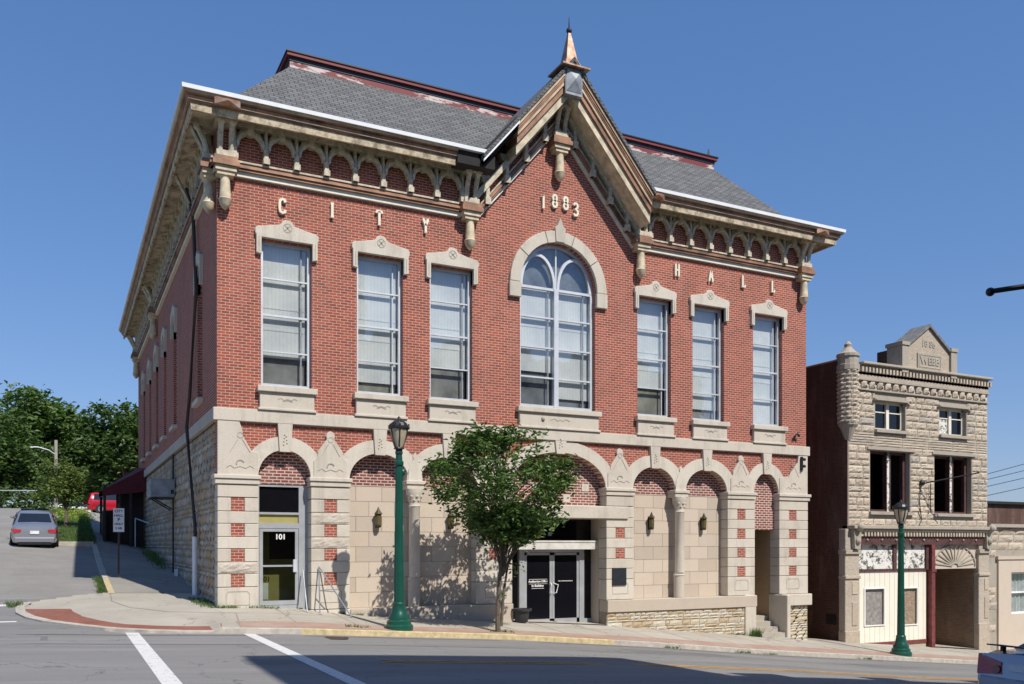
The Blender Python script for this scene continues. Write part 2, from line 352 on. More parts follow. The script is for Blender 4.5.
    def build(s, name, mat, parent=None, smooth=False, bevel=0):
        me = bpy.data.meshes.new(name); o0 = org(parent) if parent else Vector((0, 0, 0))
        me.from_pydata([(v[0]-o0.x, v[1]-o0.y, v[2]-o0.z) for v in s.v], [], s.f); me.update()
        if isinstance(mat, str): mat = M[mat]
        me.materials.append(mat)
        o = bpy.data.objects.new(name, me); col.objects.link(o); o.parent = parent
        if smooth:
            for p in me.polygons: p.use_smooth = True
            try: me.set_sharp_from_angle(angle=R(40))
            except Exception: pass
        if bevel:
            md = o.modifiers.new('bevel', 'BEVEL'); md.width = bevel; md.segments = 1; md.limit_method = 'ANGLE'
        return o
def thing(name, label, cat, loc=(0, 0, 0), group=None):
    o = bpy.data.objects.new(name, None); col.objects.link(o); o.location = loc
    o['label'] = label; o['category'] = cat
    if group: o['group'] = group
    return o
def tag(o, label=None, cat=None, group=None, kind=None):
    for k, v in (('label', label), ('category', cat), ('group', group), ('kind', kind)):
        if v: o[k] = v
    return o
def recentre(o):
    """move a single-mesh thing's origin to its base"""
    vs = [v.co for v in o.data.vertices]
    c = Vector((sum(v.x for v in vs)/len(vs), sum(v.y for v in vs)/len(vs), min(v.z for v in vs)))
    o.data.transform(Matrix.Translation(-c)); o.location = o.location+c
    return o
def copy_tree(o, parent=None):
    c = o.copy(); col.objects.link(c); c.parent = parent
    for ch in [x for x in allobjs if x.parent == o]: copy_tree(ch, c)
    return c
def interp(t, x):
    if x <= t[0][0]: return t[0][1]
    for (a, b_), (c, d) in zip(t, t[1:]):
        if x <= c: return b_+(d-b_)*(x-a)/(c-a)
    (a, b_), (c, d) = t[-2], t[-1]
    return d+(d-b_)/(c-a)*(x-c)*(1 if x < 60 else 0)
def text(s, size, xc, zc, y, name, mat, parent, ext=.01, align='CENTER', rotx=90, rotz=0, shear=0, rot=0, bold=0):
    cu = bpy.data.curves.new(name, 'FONT'); cu.body = s; cu.size = size; cu.align_x = align; cu.align_y = 'CENTER'; cu.extrude = ext; cu.offset = bold
    ob = bpy.data.objects.new(name, cu); col.objects.link(ob)
    dg = bpy.context.evaluated_depsgraph_get(); me = bpy.data.meshes.new_from_object(ob.evaluated_get(dg))
    bpy.data.objects.remove(ob)
    o0 = org(parent) if parent else Vector()
    me.transform(Matrix.Translation(Vector((xc, y, zc))-o0) @ Matrix.Rotation(R(rotz), 4, 'Z') @ Matrix.Rotation(R(rot), 4, 'Y') @ Matrix.Rotation(R(rotx), 4, 'X'))
    me.materials.clear(); me.materials.append(M[mat] if isinstance(mat, str) else mat)
    o = bpy.data.objects.new(name, me); col.objects.link(o); o.parent = parent; return o

# ------------------------------------------------------------------ ground
KY = -3.45
ZC = [(-60, .8), (-25, .35), (-6, -.03), (-4.5, -.07), (-2.5, -.19), (-.16, -.3), (1.37, -.38), (3.87, -.56), (6.65, -.75), (11.46, -1.2), (15.68, -1.65), (25.04, -2.51), (40, -3.9), (90, -7)]
ZF = [(-6, 0), (0, -.04), (1.06, -.07), (2.28, -.17), (3.55, -.34), (5.7, -.52), (8.8, -.76), (12.1, -1.0), (18.3, -1.62), (21, -1.92), (31.36, -2.86), (45, -4.1), (90, -7)]
ZS = [(-3, -.06), (0, -.04), (2, .03), (4.3, .15), (8.3, .49), (13.4, .84), (23.8, 1.45), (27, 1.62), (32, 2.0), (40, 3.0), (50, 4.1), (300, 4.6)]
RY = [(-3, -.15), (0, -.03), (3, .12), (4.5, .22), (8.5, .5), (15, 1.1), (19, 1.55), (22, 1.85), (30, 2.75), (38, 3.5), (47, 4.15), (60, 4.2), (300, 4.6)]
def zroad(x): return interp(ZC, x)-.13
def zwalk(x, y):
    f = min(1, max(0, y/KY)); return interp(ZF, x)*(1-f)+interp(ZC, x)*f
def zside(x, y):
    """the side street and its pavement (x<0, y>0)"""
    a = interp(ZS, y); b_ = interp(RY, y); f = min(1, max(0, -x/2.45))
    return a*(1-f)+b_*f + max(0, min(3, -x-2.45))*.06*min(1, max(0, (y-3)/8))
def G(x, y):
    if y <= 0: return zroad(x)
    s_ = min(1, y/3.5); r = zroad(x)*(1-s_)
    return r+(zside(x, y)-.14)*s_ if x < .5 else interp([(0, 0), (27, 1)], min(y, 27))*(interp(ZS, 27)+0)+(1-min(y, 27)/27)*(interp(ZF, x)-.3)-.4 if x < 21.5 else interp(ZF, x)-.25
def sheet(name, xs, ys, zf, mat, clip=None):
    b = B(); nx = len(xs)
    vs = [(x, y, zf(x, y)) for y in ys for x in xs]; fs = []
    for j in range(len(ys)-1):
        for i in range(nx-1): fs.append((j*nx+i, j*nx+i+1, (j+1)*nx+i+1, (j+1)*nx+i))
    b.add(vs, fs); return b.build(name, mat)
def rngf(a, b_, st):
    n = max(1, int(round((b_-a)/st))); return [a+(b_-a)*i/n for i in range(n+1)]
tag(sheet('ground', [-900, -300, -120, -60, -40]+rngf(-30, 60, 3)+[90, 200, 900], [-600, -200, -60]+rngf(-36, -17, 3)+rngf(-16, 60, 2)+[90, 150, 400, 900],
          lambda x, y: (G(x, y) if (-60 < x < 90 and -60 < y < 150) else interp(ZC, max(-60, min(90, x))))-.32 - (0 if y < 150 else .0), 'lawn'), kind='structure')
tag(sheet('main_street', [-80, -60, -40, -30]+rngf(-25, 45, 1)+[60, 90], [-15.6, -12, -9, -6, KY-.02], lambda x, y: zroad(x), 'asphalt'), kind='structure')
# join of main street and side street
def zjoin(x, y):
    s_ = min(1, max(0, (y-KY+.02)/7.4)); return zroad(x)*(1-s_)+(zside(x, y)-.12)*s_
tag(sheet('street_junction', rngf(-22, -2.0, 1)+[-1, 0, .5], rngf(KY-.02, 3.98, .5), lambda x, y: zjoin(x, y)-(.0 if x < -2 else .1), 'asphalt'), kind='structure')
def zsr(x, y): return zside(x, y)-.12
sr = B(); xs = rngf(-20, -2.35, .8); ys = rngf(3.98, 20.1, 1.0)
sr = sheet('side_street', xs, ys, zsr, 'asphalt_old'); tag(sr, kind='structure')
xs2 = rngf(-22, -4.3, .8)
tag(sheet('side_street', xs2, rngf(20, 52, 2), lambda x, y: zsr(x, y), 'asphalt_old'), kind='structure')
tag(sheet('main_street_pavement', rngf(-40, -21, 1), [KY, -2, -1, 0, 3], lambda x, y: zroad(x)+.14, 'concrete'), kind='structure')
# camera-side kerb and pavement
tag(sheet('near_pavement', rngf(3, 60, 2), [-24, -21, -18, -15.72], lambda x, y: zroad(x)+.15, 'concrete'), kind='structure')
b = B()
for x in rngf(3, 59, 1): b.add([(x, -15.72, zroad(x)-.1), (x+1, -15.72, zroad(x+1)-.1), (x+1, -15.58, zroad(x+1)-.1), (x, -15.58, zroad(x)-.1), (x, -15.72, zroad(x)+.155), (x+1, -15.72, zroad(x+1)+.155), (x+1, -15.58, zroad(x+1)+.155), (x, -15.58, zroad(x)+.155)], [(4, 5, 6, 7), (2, 3, 7, 6), (0, 1, 5, 4)])
tag(b.build('near_kerb', 'kerb'), kind='structure')

# sidewalk along the main street: concrete, brick strip, kerb
def strip(name, y0, y1, x0, x1, mat, dz=0, ny=2):
    xs = rngf(x0, x1, .6); return tag(sheet(name, xs, [y0+(y1-y0)*k/ny for k in range(ny+1)], lambda x, y: zwalk(x, y)+dz, mat), kind='structure')
strip('pavement', KY, 1.2, -.4, 60, 'concrete', ny=5)
strip('brick_paving_strip', KY+.17, -2.45, 0.05, 34, 'paver_faded', .004, 1)
# paving joints
b = B()
for x in [1.5+1.55*i for i in range(26)]:
    for (ya, yb) in ((-2.44, -1.2), (-1.2, -.02)):
        b.add([(x, ya, zwalk(x, ya)+.004), (x+.022, ya, zwalk(x+.02, ya)+.004), (x+.022, yb, zwalk(x+.02, yb)+.004), (x, yb, zwalk(x, yb)+.004)], [(0, 1, 2, 3)])
xs = rngf(.1, 40, .6)
for a, c in zip(xs, xs[1:]): b.add([(a, -1.1, zwalk(a, -1.1)+.004), (c, -1.1, zwalk(c, -1.1)+.004), (c, -1.078, zwalk(c, -1.1)+.004), (a, -1.078, zwalk(a, -1.1)+.004)], [(0, 1, 2, 3)])
for a, c in zip(xs, xs[1:]): b.add([(a, -2.46, zwalk(a, -2.46)+.006), (c, -2.46, zwalk(c, -2.46)+.006), (c, -2.435, zwalk(c, -2.46)+.006), (a, -2.435, zwalk(a, -2.46)+.006)], [(0, 1, 2, 3)])
tag(b.build('pavement_joints', 'joint'), kind='structure')
def kerb(name, x0, x1, mat):
    b = B(); xs = rngf(x0, x1, .5)
    for a, c in zip(xs, xs[1:]):
        za, zc_ = interp(ZC, a)+.008, interp(ZC, c)+.008
        b.add([(a, KY-.06, za-.35), (c, KY-.06, zc_-.35), (a, KY-.05, za-.015), (c, KY-.05, zc_-.015), (a, KY-.03, za), (c, KY-.03, zc_), (a, KY+.12, za), (c, KY+.12, zc_), (a, KY+.12, za-.1), (c, KY+.12, zc_-.1)],
              [(0, 1, 3, 2), (2, 3, 5, 4), (4, 5, 7, 6), (6, 7, 9, 8)])
    return tag(b.build(name, mat), kind='structure')
kerb('yellow_kerb', 1.4, 10.2, 'yellow'); kerb('kerb', 10.2, 60, 'kerb'); kerb('kerb', -.4, 1.4, 'kerb')
# the corner apron: outer kerb line as a polyline
outer = [(-.4, KY-.05), (-1.2, KY+.04), (-2.0, -3.15), (-2.8, -2.65), (-3.5, -1.8), (-4.05, -1.0), (-4.45, 0), (-4.7, 1.1), (-4.75, 2.2), (-4.6, 3.2)]
def zap(x, y):
    d = min(math.hypot(x-p[0], y-p[1]) for p in fine_outer)
    f = min(1, d/1.6)
    e = zjoin(x, y)+.03
    top = (zwalk(max(x, -.4), y) if y < 0 else zside(min(x, 0), y))
    g = max(0, min(1, (x+.4)/.4)); 
    return e*(1-f)+top*f if x < -.4 else zwalk(x, y)
def refine(P, k=4):
    out = []
    for a, c in zip(P, P[1:]):
        for i in range(k): out.append((a[0]+(c[0]-a[0])*i/k, a[1]+(c[1]-a[1])*i/k))
    return out+[P[-1]]
fine_outer = refine(outer)
def inset(P, d):
    out = []
    for i, p in enumerate(P):
        a = P[max(0, i-1)]; c = P[min(len(P)-1, i+1)]; dx, dy = c[0]-a[0], c[1]-a[1]; q = math.hypot(dx, dy)
        out.append((p[0]+dy/q*d, p[1]-dx/q*d))
    return out
rings = [inset(fine_outer, d) for d in (0, .22, .3, .95, 1.02)]
centre = [(-.4+(0)*.0, -1.9) for _ in fine_outer]
def ringstrip(name, A, C, mat, dz=0.0, k=1):
    b = B()
    vs = [(p[0], p[1], zap(*p)+dz) for p in A]+[(p[0], p[1], zap(*p)+dz) for p in C]; n = len(A)
    b.add(vs, [(i, n+i, n+i+1, i+1) for i in range(n-1)]); return tag(b.build(name, mat), kind='structure')
# grid surface for the apron interior
b = B(); gx = rngf(-4.8, 0, .2); gy = rngf(-3.6, 4.0, .2)
def inside(x, y, P):
    c = False; n = len(P)
    for i in range(n):
        a, d = P[i], P[(i+1) % n]
        if (a[1] > y) != (d[1] > y) and x < (d[0]-a[0])*(y-a[1])/(d[1]-a[1])+a[0]: c = not c
    return c
POLY = [(p[0]+.1, p[1]) for p in inset(fine_outer, .1)]+[(-2.4, 4.2), (.02, 4.2), (.02, KY)]
idx = {}
for x in gx:
    for y in gy:
        if inside(x+.1, y+.1, POLY):
            q = [(x, y), (x+.2, y), (x+.2, y+.2), (x, y+.2)]
            b.add([(p[0], p[1], (zap(*p) if p[0] < -.4 else zwalk(p[0], p[1]) if p[1] < 0 else zside(min(p[0], 0), p[1]))) for p in q], [(0, 1, 2, 3)])
tag(b.build('corner_pavement', 'concrete'), kind='structure')
ringstrip('corner_kerb', rings[0], rings[1], 'kerb', .012)
n0 = len(fine_outer)
band_o = rings[1][0:int(n0*.86)]; band_i = [None]*len(band_o)
for i, p in enumerate(band_o):
    wd = .5+.55*max(0, (i/len(band_o)-.45))*2; wd = wd if i < len(band_o)-4 else wd*(len(band_o)-1-i)/4
    a = fine_outer[max(0, i-1)]; c = fine_outer[min(n0-1, i+1)]; dx, dy = c[0]-a[0], c[1]-a[1]; q = math.hypot(dx, dy)
    band_i[i] = (p[0]+dy/q*wd, p[1]-dx/q*wd)
ringstrip('corner_brick_band', band_o, band_i, 'paver', .008)
# apron outer vertical edge
b = B()
for a, c in zip(fine_outer, fine_outer[1:]): b.add([(a[0], a[1], zap(*a)-.3), (c[0], c[1], zap(*c)-.3), (c[0], c[1], zap(*c)+.012), (a[0], a[1], zap(*a)+.012)], [(0, 1, 2, 3)])
tag(b.build('corner_kerb', 'kerb'), kind='structure')
# joints on the corner
def joint_line(b, P, w=.022, dz=.006):
    P = refine(P, 5)
    for a, c in zip(P, P[1:]):
        dx, dy = c[0]-a[0], c[1]-a[1]; q = math.hypot(dx, dy); nx, ny = -dy/q*w/2, dx/q*w/2
        zz = lambda x, y: (zap(x, y) if x < -.4 else zwalk(x, y)) if y < 4 and not (x > -.4 and y > 0) else zside(min(0, x), y)
        b.add([(a[0]-nx, a[1]-ny, zz(*a)+dz), (c[0]-nx, c[1]-ny, zz(*c)+dz), (c[0]+nx, c[1]+ny, zz(*c)+dz), (a[0]+nx, a[1]+ny, zz(*a)+dz)], [(0, 1, 2, 3)])
b = B(); joint_line(b, [(-2.4, 3.9), (-2.45, 2.0), (-2.1, .4), (-1.3, -.6), (-.3, -1.0), (.6, -1.1)], .03); joint_line(b, [(-2.4, 4.05), (0, 4.05)], .04); joint_line(b, [(.02, KY+.05), (.3, -1.1)], .03)
tag(b.build('corner_joints', 'joint'), kind='structure')
# side pavement
tag(sheet('side_pavement', rngf(-2.3, 0.05, .6), rngf(3.98, 46, 1), lambda x, y: zside(x, y), 'concrete_grey'), kind='structure')
b = B()
for y in (6.5, 9.5, 12.5, 15.5, 19, 23): joint_line(b, [(-2.28, y), (-.02, y)], .03)
tag(b.build('side_pavement_joints', 'joint'), kind='structure')
def skerb(name, y0, y1, mat, zt=0):
    b = B(); ys = rngf(y0, y1, .7)
    for a, c in zip(ys, ys[1:]):
        za, zc_ = zside(-2.4, a)+.01, zside(-2.4, c)+.01
        b.add([(-2.47, a, za-.3), (-2.47, c, zc_-.3), (-2.45, a, za), (-2.45, c, zc_), (-2.28, a, za), (-2.28, c, zc_), (-2.28, a, za-.1), (-2.28, c, zc_-.1)], [(0, 2, 3, 1), (2, 4, 5, 3), (4, 6, 7, 5)])
    return tag(b.build(name, mat), kind='structure')
skerb('yellow_side_kerb', 3.95, 8.2, 'yellow'); skerb('side_kerb', 8.2, 20.5, 'kerb')
tag(B().box(-4.45, -2.4, 19.85, 20.0, zside(-3.4, 20)-.25, zside(-3.4, 20)+.05).build('lawn_kerb', 'kerb'), kind='structure')
# lawn strip beyond, with pale path edge
tag(sheet('lawn', rngf(-4.4, -2.25, .7), rngf(19.9, 50, 1.5), lambda x, y: zside(x, y)+.03, 'lawn'), kind='structure')
tag(sheet('far_ground', [-30, -22, -14, -8, -4.3, -2, 0, 6, 14, 30], [52, 56, 60, 70, 90], lambda x, y: zside(min(x, 0), y)-.12 if x < .1 else interp(ZS, y)-.1, 'asphalt_old'), kind='structure')
# road markings
def mark(b, x0, x1, y0, y1, zf, dz=.006):
    ys = rngf(y0, y1, .5); xs = rngf(x0, x1, 2.0)
    for a, c in zip(xs, xs[1:]):
        for d, e in zip(ys, ys[1:]): b.add([(a, d, zf(a, d)+dz), (c, d, zf(c, d)+dz), (c, e, zf(c, e)+dz), (a, e, zf(a, e)+dz)], [(0, 1, 2, 3)])
zr2 = lambda x, y: zroad(x)
b = B()
def slantmark(b, p, q, w):
    n = 30
    for i in range(n):
        a = (p[0]+(q[0]-p[0])*i/n, p[1]+(q[1]-p[1])*i/n); c = (p[0]+(q[0]-p[0])*(i+1)/n, p[1]+(q[1]-p[1])*(i+1)/n)
        b.add([(a[0], a[1], zroad(a[0])+.006), (a[0]+w, a[1], zroad(a[0]+w)+.006), (c[0]+w, c[1], zroad(c[0]+w)+.006), (c[0], c[1], zroad(c[0])+.006)], [(0, 1, 2, 3)])
slantmark(b, (-2.42, -15), (-2.42, -3.3), .27); slantmark(b, (.13, -15), (.05, -3.52), .26)
tag(b.build('crosswalk_lines', 'roadwhite'), kind='structure')
b = B(); mark(b, -20, -4.85, 2.75, 3.1, zjoin); mark(b, -20, -4.6, -.95, -.65, zjoin)
tag(b.build('stop_lines', 'roadwhite'), kind='structure')
b = B(); mark(b, 1.6, 60, -8.85, -8.72, zr2); mark(b, 1.6, 60, -9.1, -8.97, zr2)
tag(b.build('centre_lines', 'roadyellow'), kind='structure')
b = B()
for (px_, py_, w_, h_) in ((-6.5, -5.2, 2.6, .9), (9.5, -5.6, 3.2, .8), (17, -6.6, 2.2, 1.1), (-.9, -9.3, 1.3, .7)): mark(b, px_, px_+w_, py_, py_+h_, zr2, .003)
tag(b.build('asphalt_patches', 'asphaltpatch'), kind='structure')
b = B(); b.lathe([(.36, 0), (.36, .012)], 1.9, -4.4, 20, zroad(1.9)-.004)
tag(b.build('drain_cover', 'brownpipe'), kind='structure')
b = B()
for (y_, w_) in ((-3.95, .05), (-5.9, .03), (-12.2, .03)): mark(b, -20, 60, y_, y_+w_, zr2, .004)
tag(b.build('road_seams', 'tar'), kind='structure')

# ------------------------------------------------------------------ CITY HALL
hall = thing('city_hall', 'large red brick city hall of 1883 with pale stone arcade and pointed gable', 'building', (0, 0, 0))
CX = 10.35
WIN = [1.83, 4.5, 6.72, 14.12, 16.42, 19.13]
def arc(cx, cz, rx, rz, a0, a1, n=16): return [(cx+rx*math.cos(R(a0+(a1-a0)*i/n)), cz+rz*math.sin(R(a0+(a1-a0)*i/n))) for i in range(n+1)]
# upper brick wall
outl = [(0, 5.0), (21, 5.0), (21, 12.95), (13.25, 12.95), (CX, 15.85), (7.45, 12.95), (0, 12.95)]
holes = [[(c-.69, 5.9), (c+.69, 5.9), (c+.69, 9.88), (c-.69, 9.88)] for c in WIN]
holes.append([(9.03, 5.9), (11.77, 5.9)]+arc(10.4, 9.75, 1.37, 1.4, 0, 180, 20))
B().xz([outl]+holes, 0, .4).build('brick_wall', 'brick', hall)
# side upper wall
SY = [3.3, 9.8, 13.35, 16.7, 20.1, 23.45]
B().yz([[(.4, 5.0), (27, 5.0), (27, 12.95), (.4, 12.95)]]+[[(c-.55, 5.9), (c+.55, 5.9), (c+.55, 9.7), (c, 10.0), (c-.55, 9.7)] for c in SY], 0, .4).build('side_wall', 'brick', hall)
B().box(20.6, 21, .4, 27, -4, 12.95).build('side_wall', 'brick', hall)
B().box(0, 21, 27, 27.4, 0, 12.95).build('rear_wall', 'brick', hall)
# side lower wall
b = B().box(.03, .4, .4, 27, -.6, 4.9); b.build('side_base_core', 'joint', hall)
b = B(); z = -.5; pl = lambda u, zz, d: (.03-d, 27-u, zz)
while z < 4.88:
    h = rng.choice((.12, .2, .25, .3, .17)); h = min(h, 4.9-z); u = 0
    if z+h > 4.75: h = 4.9-z
    while u < 26.95:
        wd = min(rng.uniform(.2, .8), 26.97-u)
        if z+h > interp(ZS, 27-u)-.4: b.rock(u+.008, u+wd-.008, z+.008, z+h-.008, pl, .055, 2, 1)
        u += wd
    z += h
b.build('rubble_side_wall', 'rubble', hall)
B().box(-.11, 0.0, .0, 27.05, 4.9, 5.24).build('belt_course', 'stone_shaded', hall)
B().box(-.11, 21.1, -.11, 0.0, 4.9, 5.24).build('belt_course', 'stone', hall, bevel=.015)

# lower front: wall with seven arched openings
AR = [(1.77, .71, .73, -.2), (4.47, .89, .76, -.6), (6.6, .89, .76, -.6), (10.43, 1.72, 1.08, -1.6), (14.09, .87, .76, -.7), (16.3, .9, .76, -.7), (19.02, .58, .74, -2.5)]
SP = 3.46
# brick spandrel wall
L_ = [(0, SP-.1)]
for c, r, h, zb in AR: L_ += [(c-r, SP-.1)]+arc(c, SP, r, h, 180, 0, 20)+[(c+r, SP-.1)]
B().xz([L_+[(21, SP-.1), (21, 4.9), (0, 4.9)]], 0.0, .4).build('brick_spandrel', 'brick', hall)
# arches
for c, r, h, zb in AR:
    b = B(); tk = .42 if r > .8 else .4
    b.xz(arc(c, SP, r, h, 0, 180, 22)+arc(c, SP, r+tk, h+tk-.03, 180, 0, 22), -.06, .42)
    b.build('arch_ring', 'stone', hall)
    b = B(); b.xz([(c-.15, SP+h-.05), (c+.15, SP+h-.05), (c+.2, 4.9), (c-.2, 4.9)], -.12, -.0)
    b.build('keystone', 'stone', hall)
    b = B()
    for k in range(7): b.sphere((c+(.05 if k % 2 else -.05)*(1-k/9), -.122, SP+h+.14+k*.045), .022, 6)
    b.build('carving', 'stone_shaded', hall)
piers = [(0, 1.06), (2.48, 3.58), (7.49, 8.71), (12.15, 13.22), (17.2, 18.44), (19.6, 21.0)]
# pinnacle plaques over piers
def plaque(x0, x1, half=None, ht=4.78):
    c = (x0+x1)/2; hw = min(.47, (x1-x0)/2)
    b = B()
    if half == 'L': P = [(0, SP), (x1-.02, SP), (x1-.02, 4.08), (x1-.18, 4.12), (.66, 4.5), (.64, 4.66), (.56, 4.9), (0, 4.9)]
    elif half == 'R': P = [(21, SP), (21, 4.9), (20.55, 4.9), (20.5, 4.62), (20.36, 4.45), (20.05, 4.1), (x0+.02, 4.05), (x0+.02, SP)]
    else: P = [(c-hw, SP), (c+hw, SP), (c+hw, 3.95), (c+hw*.8, 4.05), (c+hw*.75, 4.2), (c+.15, 4.48), (c+.10, 4.55), (c+.13, 4.63), (c+.1, 4.72), (c, ht), (c-.1, 4.72), (c-.13, 4.63), (c-.10, 4.55), (c-.15, 4.48), (c-hw*.75, 4.2), (c-hw*.8, 4.05), (c-hw, 3.95)]
    b.xz(P, -.09, .0); b.build('pinnacle_plaque', 'stone', hall, bevel=.012)
    if half == 'L': c = .58
    if half == 'R': c = 20.3
    b = B(); b.bar(arc(c, 3.78, .10, .09, 20, 200, 8), .03, -.105, -.09); b.bar([(c-.36, 3.66), (c-.25, 3.72), (c-.15, 3.65), (c, 3.7), (c+.15, 3.65), (c+.25, 3.72), (c+.36, 3.66)], .014, -.1, -.09)
    b.bar([(c-.26, 4.08), (c-.06, 4.42)], .012, -.1, -.09); b.bar([(c+.26, 4.08), (c+.06, 4.42)], .012, -.1, -.09); b.bar(arc(c, 4.53, .075, .075, 0, 360, 10), .012, -.1, -.09)
    b.build('carving', 'carved', hall)
for i, (a, c) in enumerate(piers): plaque(a, c, 'L' if i == 0 else 'R' if i == 5 else None)
def smallplaque(c):
    b = B(); b.xz([(c-.22, SP), (c+.22, SP), (c+.2, 3.8), (c+.13, 3.95), (c+.05, 4.1), (c+.07, 4.2), (c, 4.3), (c-.07, 4.2), (c-.05, 4.1), (c-.13, 3.95), (c-.2, 3.8)], -.09, 0); b.build('pinnacle_plaque', 'stone', hall)
smallplaque(5.54); smallplaque(15.17)
# imposts
for a, c in piers+[(5.3, 5.78), (14.92, 15.42)]:
    b = B(); a2, c2 = (a-.06 if a > 0 else -.1), (c+.06 if c < 21 else 21.1)
    b.box(a2, c2, -.18, .36, 3.36, 3.47); b.box(a2+.03, c2-.03, -.14, .36, 3.22, 3.36); b.build('impost_moulding', 'stone', hall, bevel=.015)
# piers, block by block with inset brick squares
SQ = [(2.5, 2.86), (1.82, 2.17), (1.15, 1.5), (.48, .83)]
for i, (a, c) in enumerate(piers):
    st = B(); rgh = B(); core = B(); gz = min(interp(ZF, a), interp(ZF, c)); base = -.2
    core.box(a+.03, c-.03, -.07, .4, gz-.4, 3.22)
    m = (a+c)/2; w_ = .17
    if i == 0: m = .52
    if i == 5: m = 20.25
    rows = [(2.87, 3.21)]
    for k, (z0, z1) in enumerate(SQ):
        nsq = 2 if i == 3 else 4
        zlow = SQ[k+1][1] if k < 3 else -.2
        if i == 3 and k == 0: rows.append((z0, z1))
        elif i == 3 and k == 3: rows.append((z0, z1))
        elif i == 2 and k == 3: rows.append((z0, z1))
        else:
            st.box(a, m-w_-.006, -.1, .39, z0+.005, z1-.005); st.box(m+w_+.006, c, -.1, .39, z0+.005, z1-.005)
            B().box(m-w_, m+w_, -.088, 0, z0+.006, z1-.006).build('brick_square', 'brick', hall)
        if k < 3: rows.append((zlow, z0))
    for (z0, z1) in rows:
        if (i == 0 and z1 < 1.2 and z0 > .6) or (i == 1 and z1 < 2.6 and z0 > 1.4): st.box(a, c, -.095, .39, z0+.006, z1-.006); rgh.rock(a+.01, c-.01, z0+.01, z1-.01, lambda u, zz, d: (u, -.097-d, zz), .04 if i == 0 else .025, 9, 4)
        else: st.box(a, c, -.1, .39, z0+.006, z1-.006)
    # base panel
    if i in (0, 1, 2, 3): st.box(a-.0, c+.0, -.1, .39, -.19, .47)
    else: st.box(a, c, -.1, .39, -.19, .47)
    b = B(); zz0 = .0
    b.bar([(m-.3, zz0), (m+.3, zz0), (m+.3, .3), (m+.24, .36), (m-.24, .36), (m-.3, .3)], .016, -.108, -.1, closed=True); b.build('carved_panel', 'carved', hall)
    if i in (0, 1): st.box(a-.03 if i else -.03, c+.03, -.14, .39, gz-.3, -.2)
    core.build('pier_core', 'joint', hall); st.build('pier', 'stone', hall, bevel=.012)
    if rgh.v: rgh.build('rough_blocks', 'stone_rough', hall)
# last pier rests on a stone foot then rubble
for q_ in ((19.56, 21.12, -.2, .4, -.62, -.2), (17.95, 18.45, -.17, .4, -1.9, -.18), (19.55, 19.72, -.55, .4, -2.1, -.2)): B().box(*q_).build('foot_stone', 'stone', hall, bevel=.02)
# ledges
for q_ in ((12.15, 18.48, -.18, .34, -.6, -.2), (3.58, 8.71, -.18, .34, -1.3, -.2), (2.46, 3.57, -.13, .3, -.9, -.2)): B().box(*q_).build('ledge', 'stone_pink', hall, bevel=.015)
for q_ in ((12.15, 17.9, -.1, .3, -3, -.6), (19.7, 21.0, -.06, .3, -3, -.62)): B().box(*q_).build('foundation_core', 'joint', hall)
b = B()
def rubble(b, x0, x1, z0f, z1, yf, hs=(.08, .11, .14, .19), ws=(.14, .6), dp=.032, m=None):
    z = z1
    while z > z0f-.4:
        h = rng.choice(hs); u = x0
        while u < x1-.02:
            wd = min(rng.uniform(*ws), x1-u)
            if x1-u-wd < .1: wd = x1-u
            b.rock(u+.008, u+wd-.008, z-h+.008, z-.008, lambda uu, zz, d: (uu, yf-d, zz), dp, 2, 1); u += wd
        z -= h
rubble(b, 12.17, 17.95, -1.65, -.61, -.11); b.build('rubble_foundation', 'rubble_tan', hall); b = B(); rubble(b, 19.72, 21.0, -2.0, -.63, -.07)
pl = lambda u, zz, d: (21.0+d, u, zz)
b.build('rubble_foundation', 'rubble_tan', hall)
# columns
for c in (5.54, 15.16):
    b = B(); b.lathe([(.18, .005), (.18, .75), (.2, .77), (.18, .82), (.165, .86)], c, .02, 16, -.2)
    b.lathe([(.165, .66), (.155, 2.7), (.18, 2.73), (.16, 2.77), (.165, 2.85), (.25, 3.1), (.25, 3.22)], c, -.02, 16, 0); b.build('column', 'stone', hall, smooth=True)
    b = B()
    for k in range(8):
        a = 2*math.pi*k/8; b.sphere((c+.2*math.cos(a), -.02+.2*math.sin(a), 3.02), .05, 6); b.sphere((c+.17*math.cos(a+.4), -.02+.17*math.sin(a+.4), 2.9), .04, 6)
    b.build('capital_leaves', 'stone_pink', hall)
# niche infill: block walls and brick above
for x0, x1 in ((3.58, 7.49), (13.22, 17.2)):
    B().box(x0-.05, x1+.05, .32, .4, -.3, 4.4).build('infill_backing', 'joint', hall); nb_ = B()
    z = -.2; row = 0
    while z < 3.28:
        hh = min(.437, 3.29-z); u = x0-.1-(.39 if row % 2 else 0)
        while u < x1:
            wd = .78; a, d = max(u, x0-.04), min(u+wd, x1+.04)
            if d-a > .05: nb_.box(a+.005, d-.005, .3, .33, z+.005, z+hh-.005)
            u += wd
        z += hh; row += 1
    nb_.build('stone_infill', 'stone_pink', hall)
    B().box(x0-.04, x1+.04, .303, .33, 3.3, 4.4).build('brick_infill', 'brick_patch', hall)
for (i, q_, z_) in ((0, .22, 3.27), (6, .18, 2.15), (3, .3, 2.8)):
    c, r, h, zb = AR[i]; B().box(c-r-.02, c+r+.02, q_, q_+.12, z_, 4.35 if i != 3 else 4.7).build('brick_infill', 'brick_patch', hall)
b = B()
for x, z, w_, h_ in ((9.6, 3.3, .13, .2), (11.45, 3.35, .13, .2), (10.75, 2.98, .13, .22)): b.box(x, x+2*w_, .285, .31, z, z+2*w_*.95)
b.build('white_block', 'stone', hall)
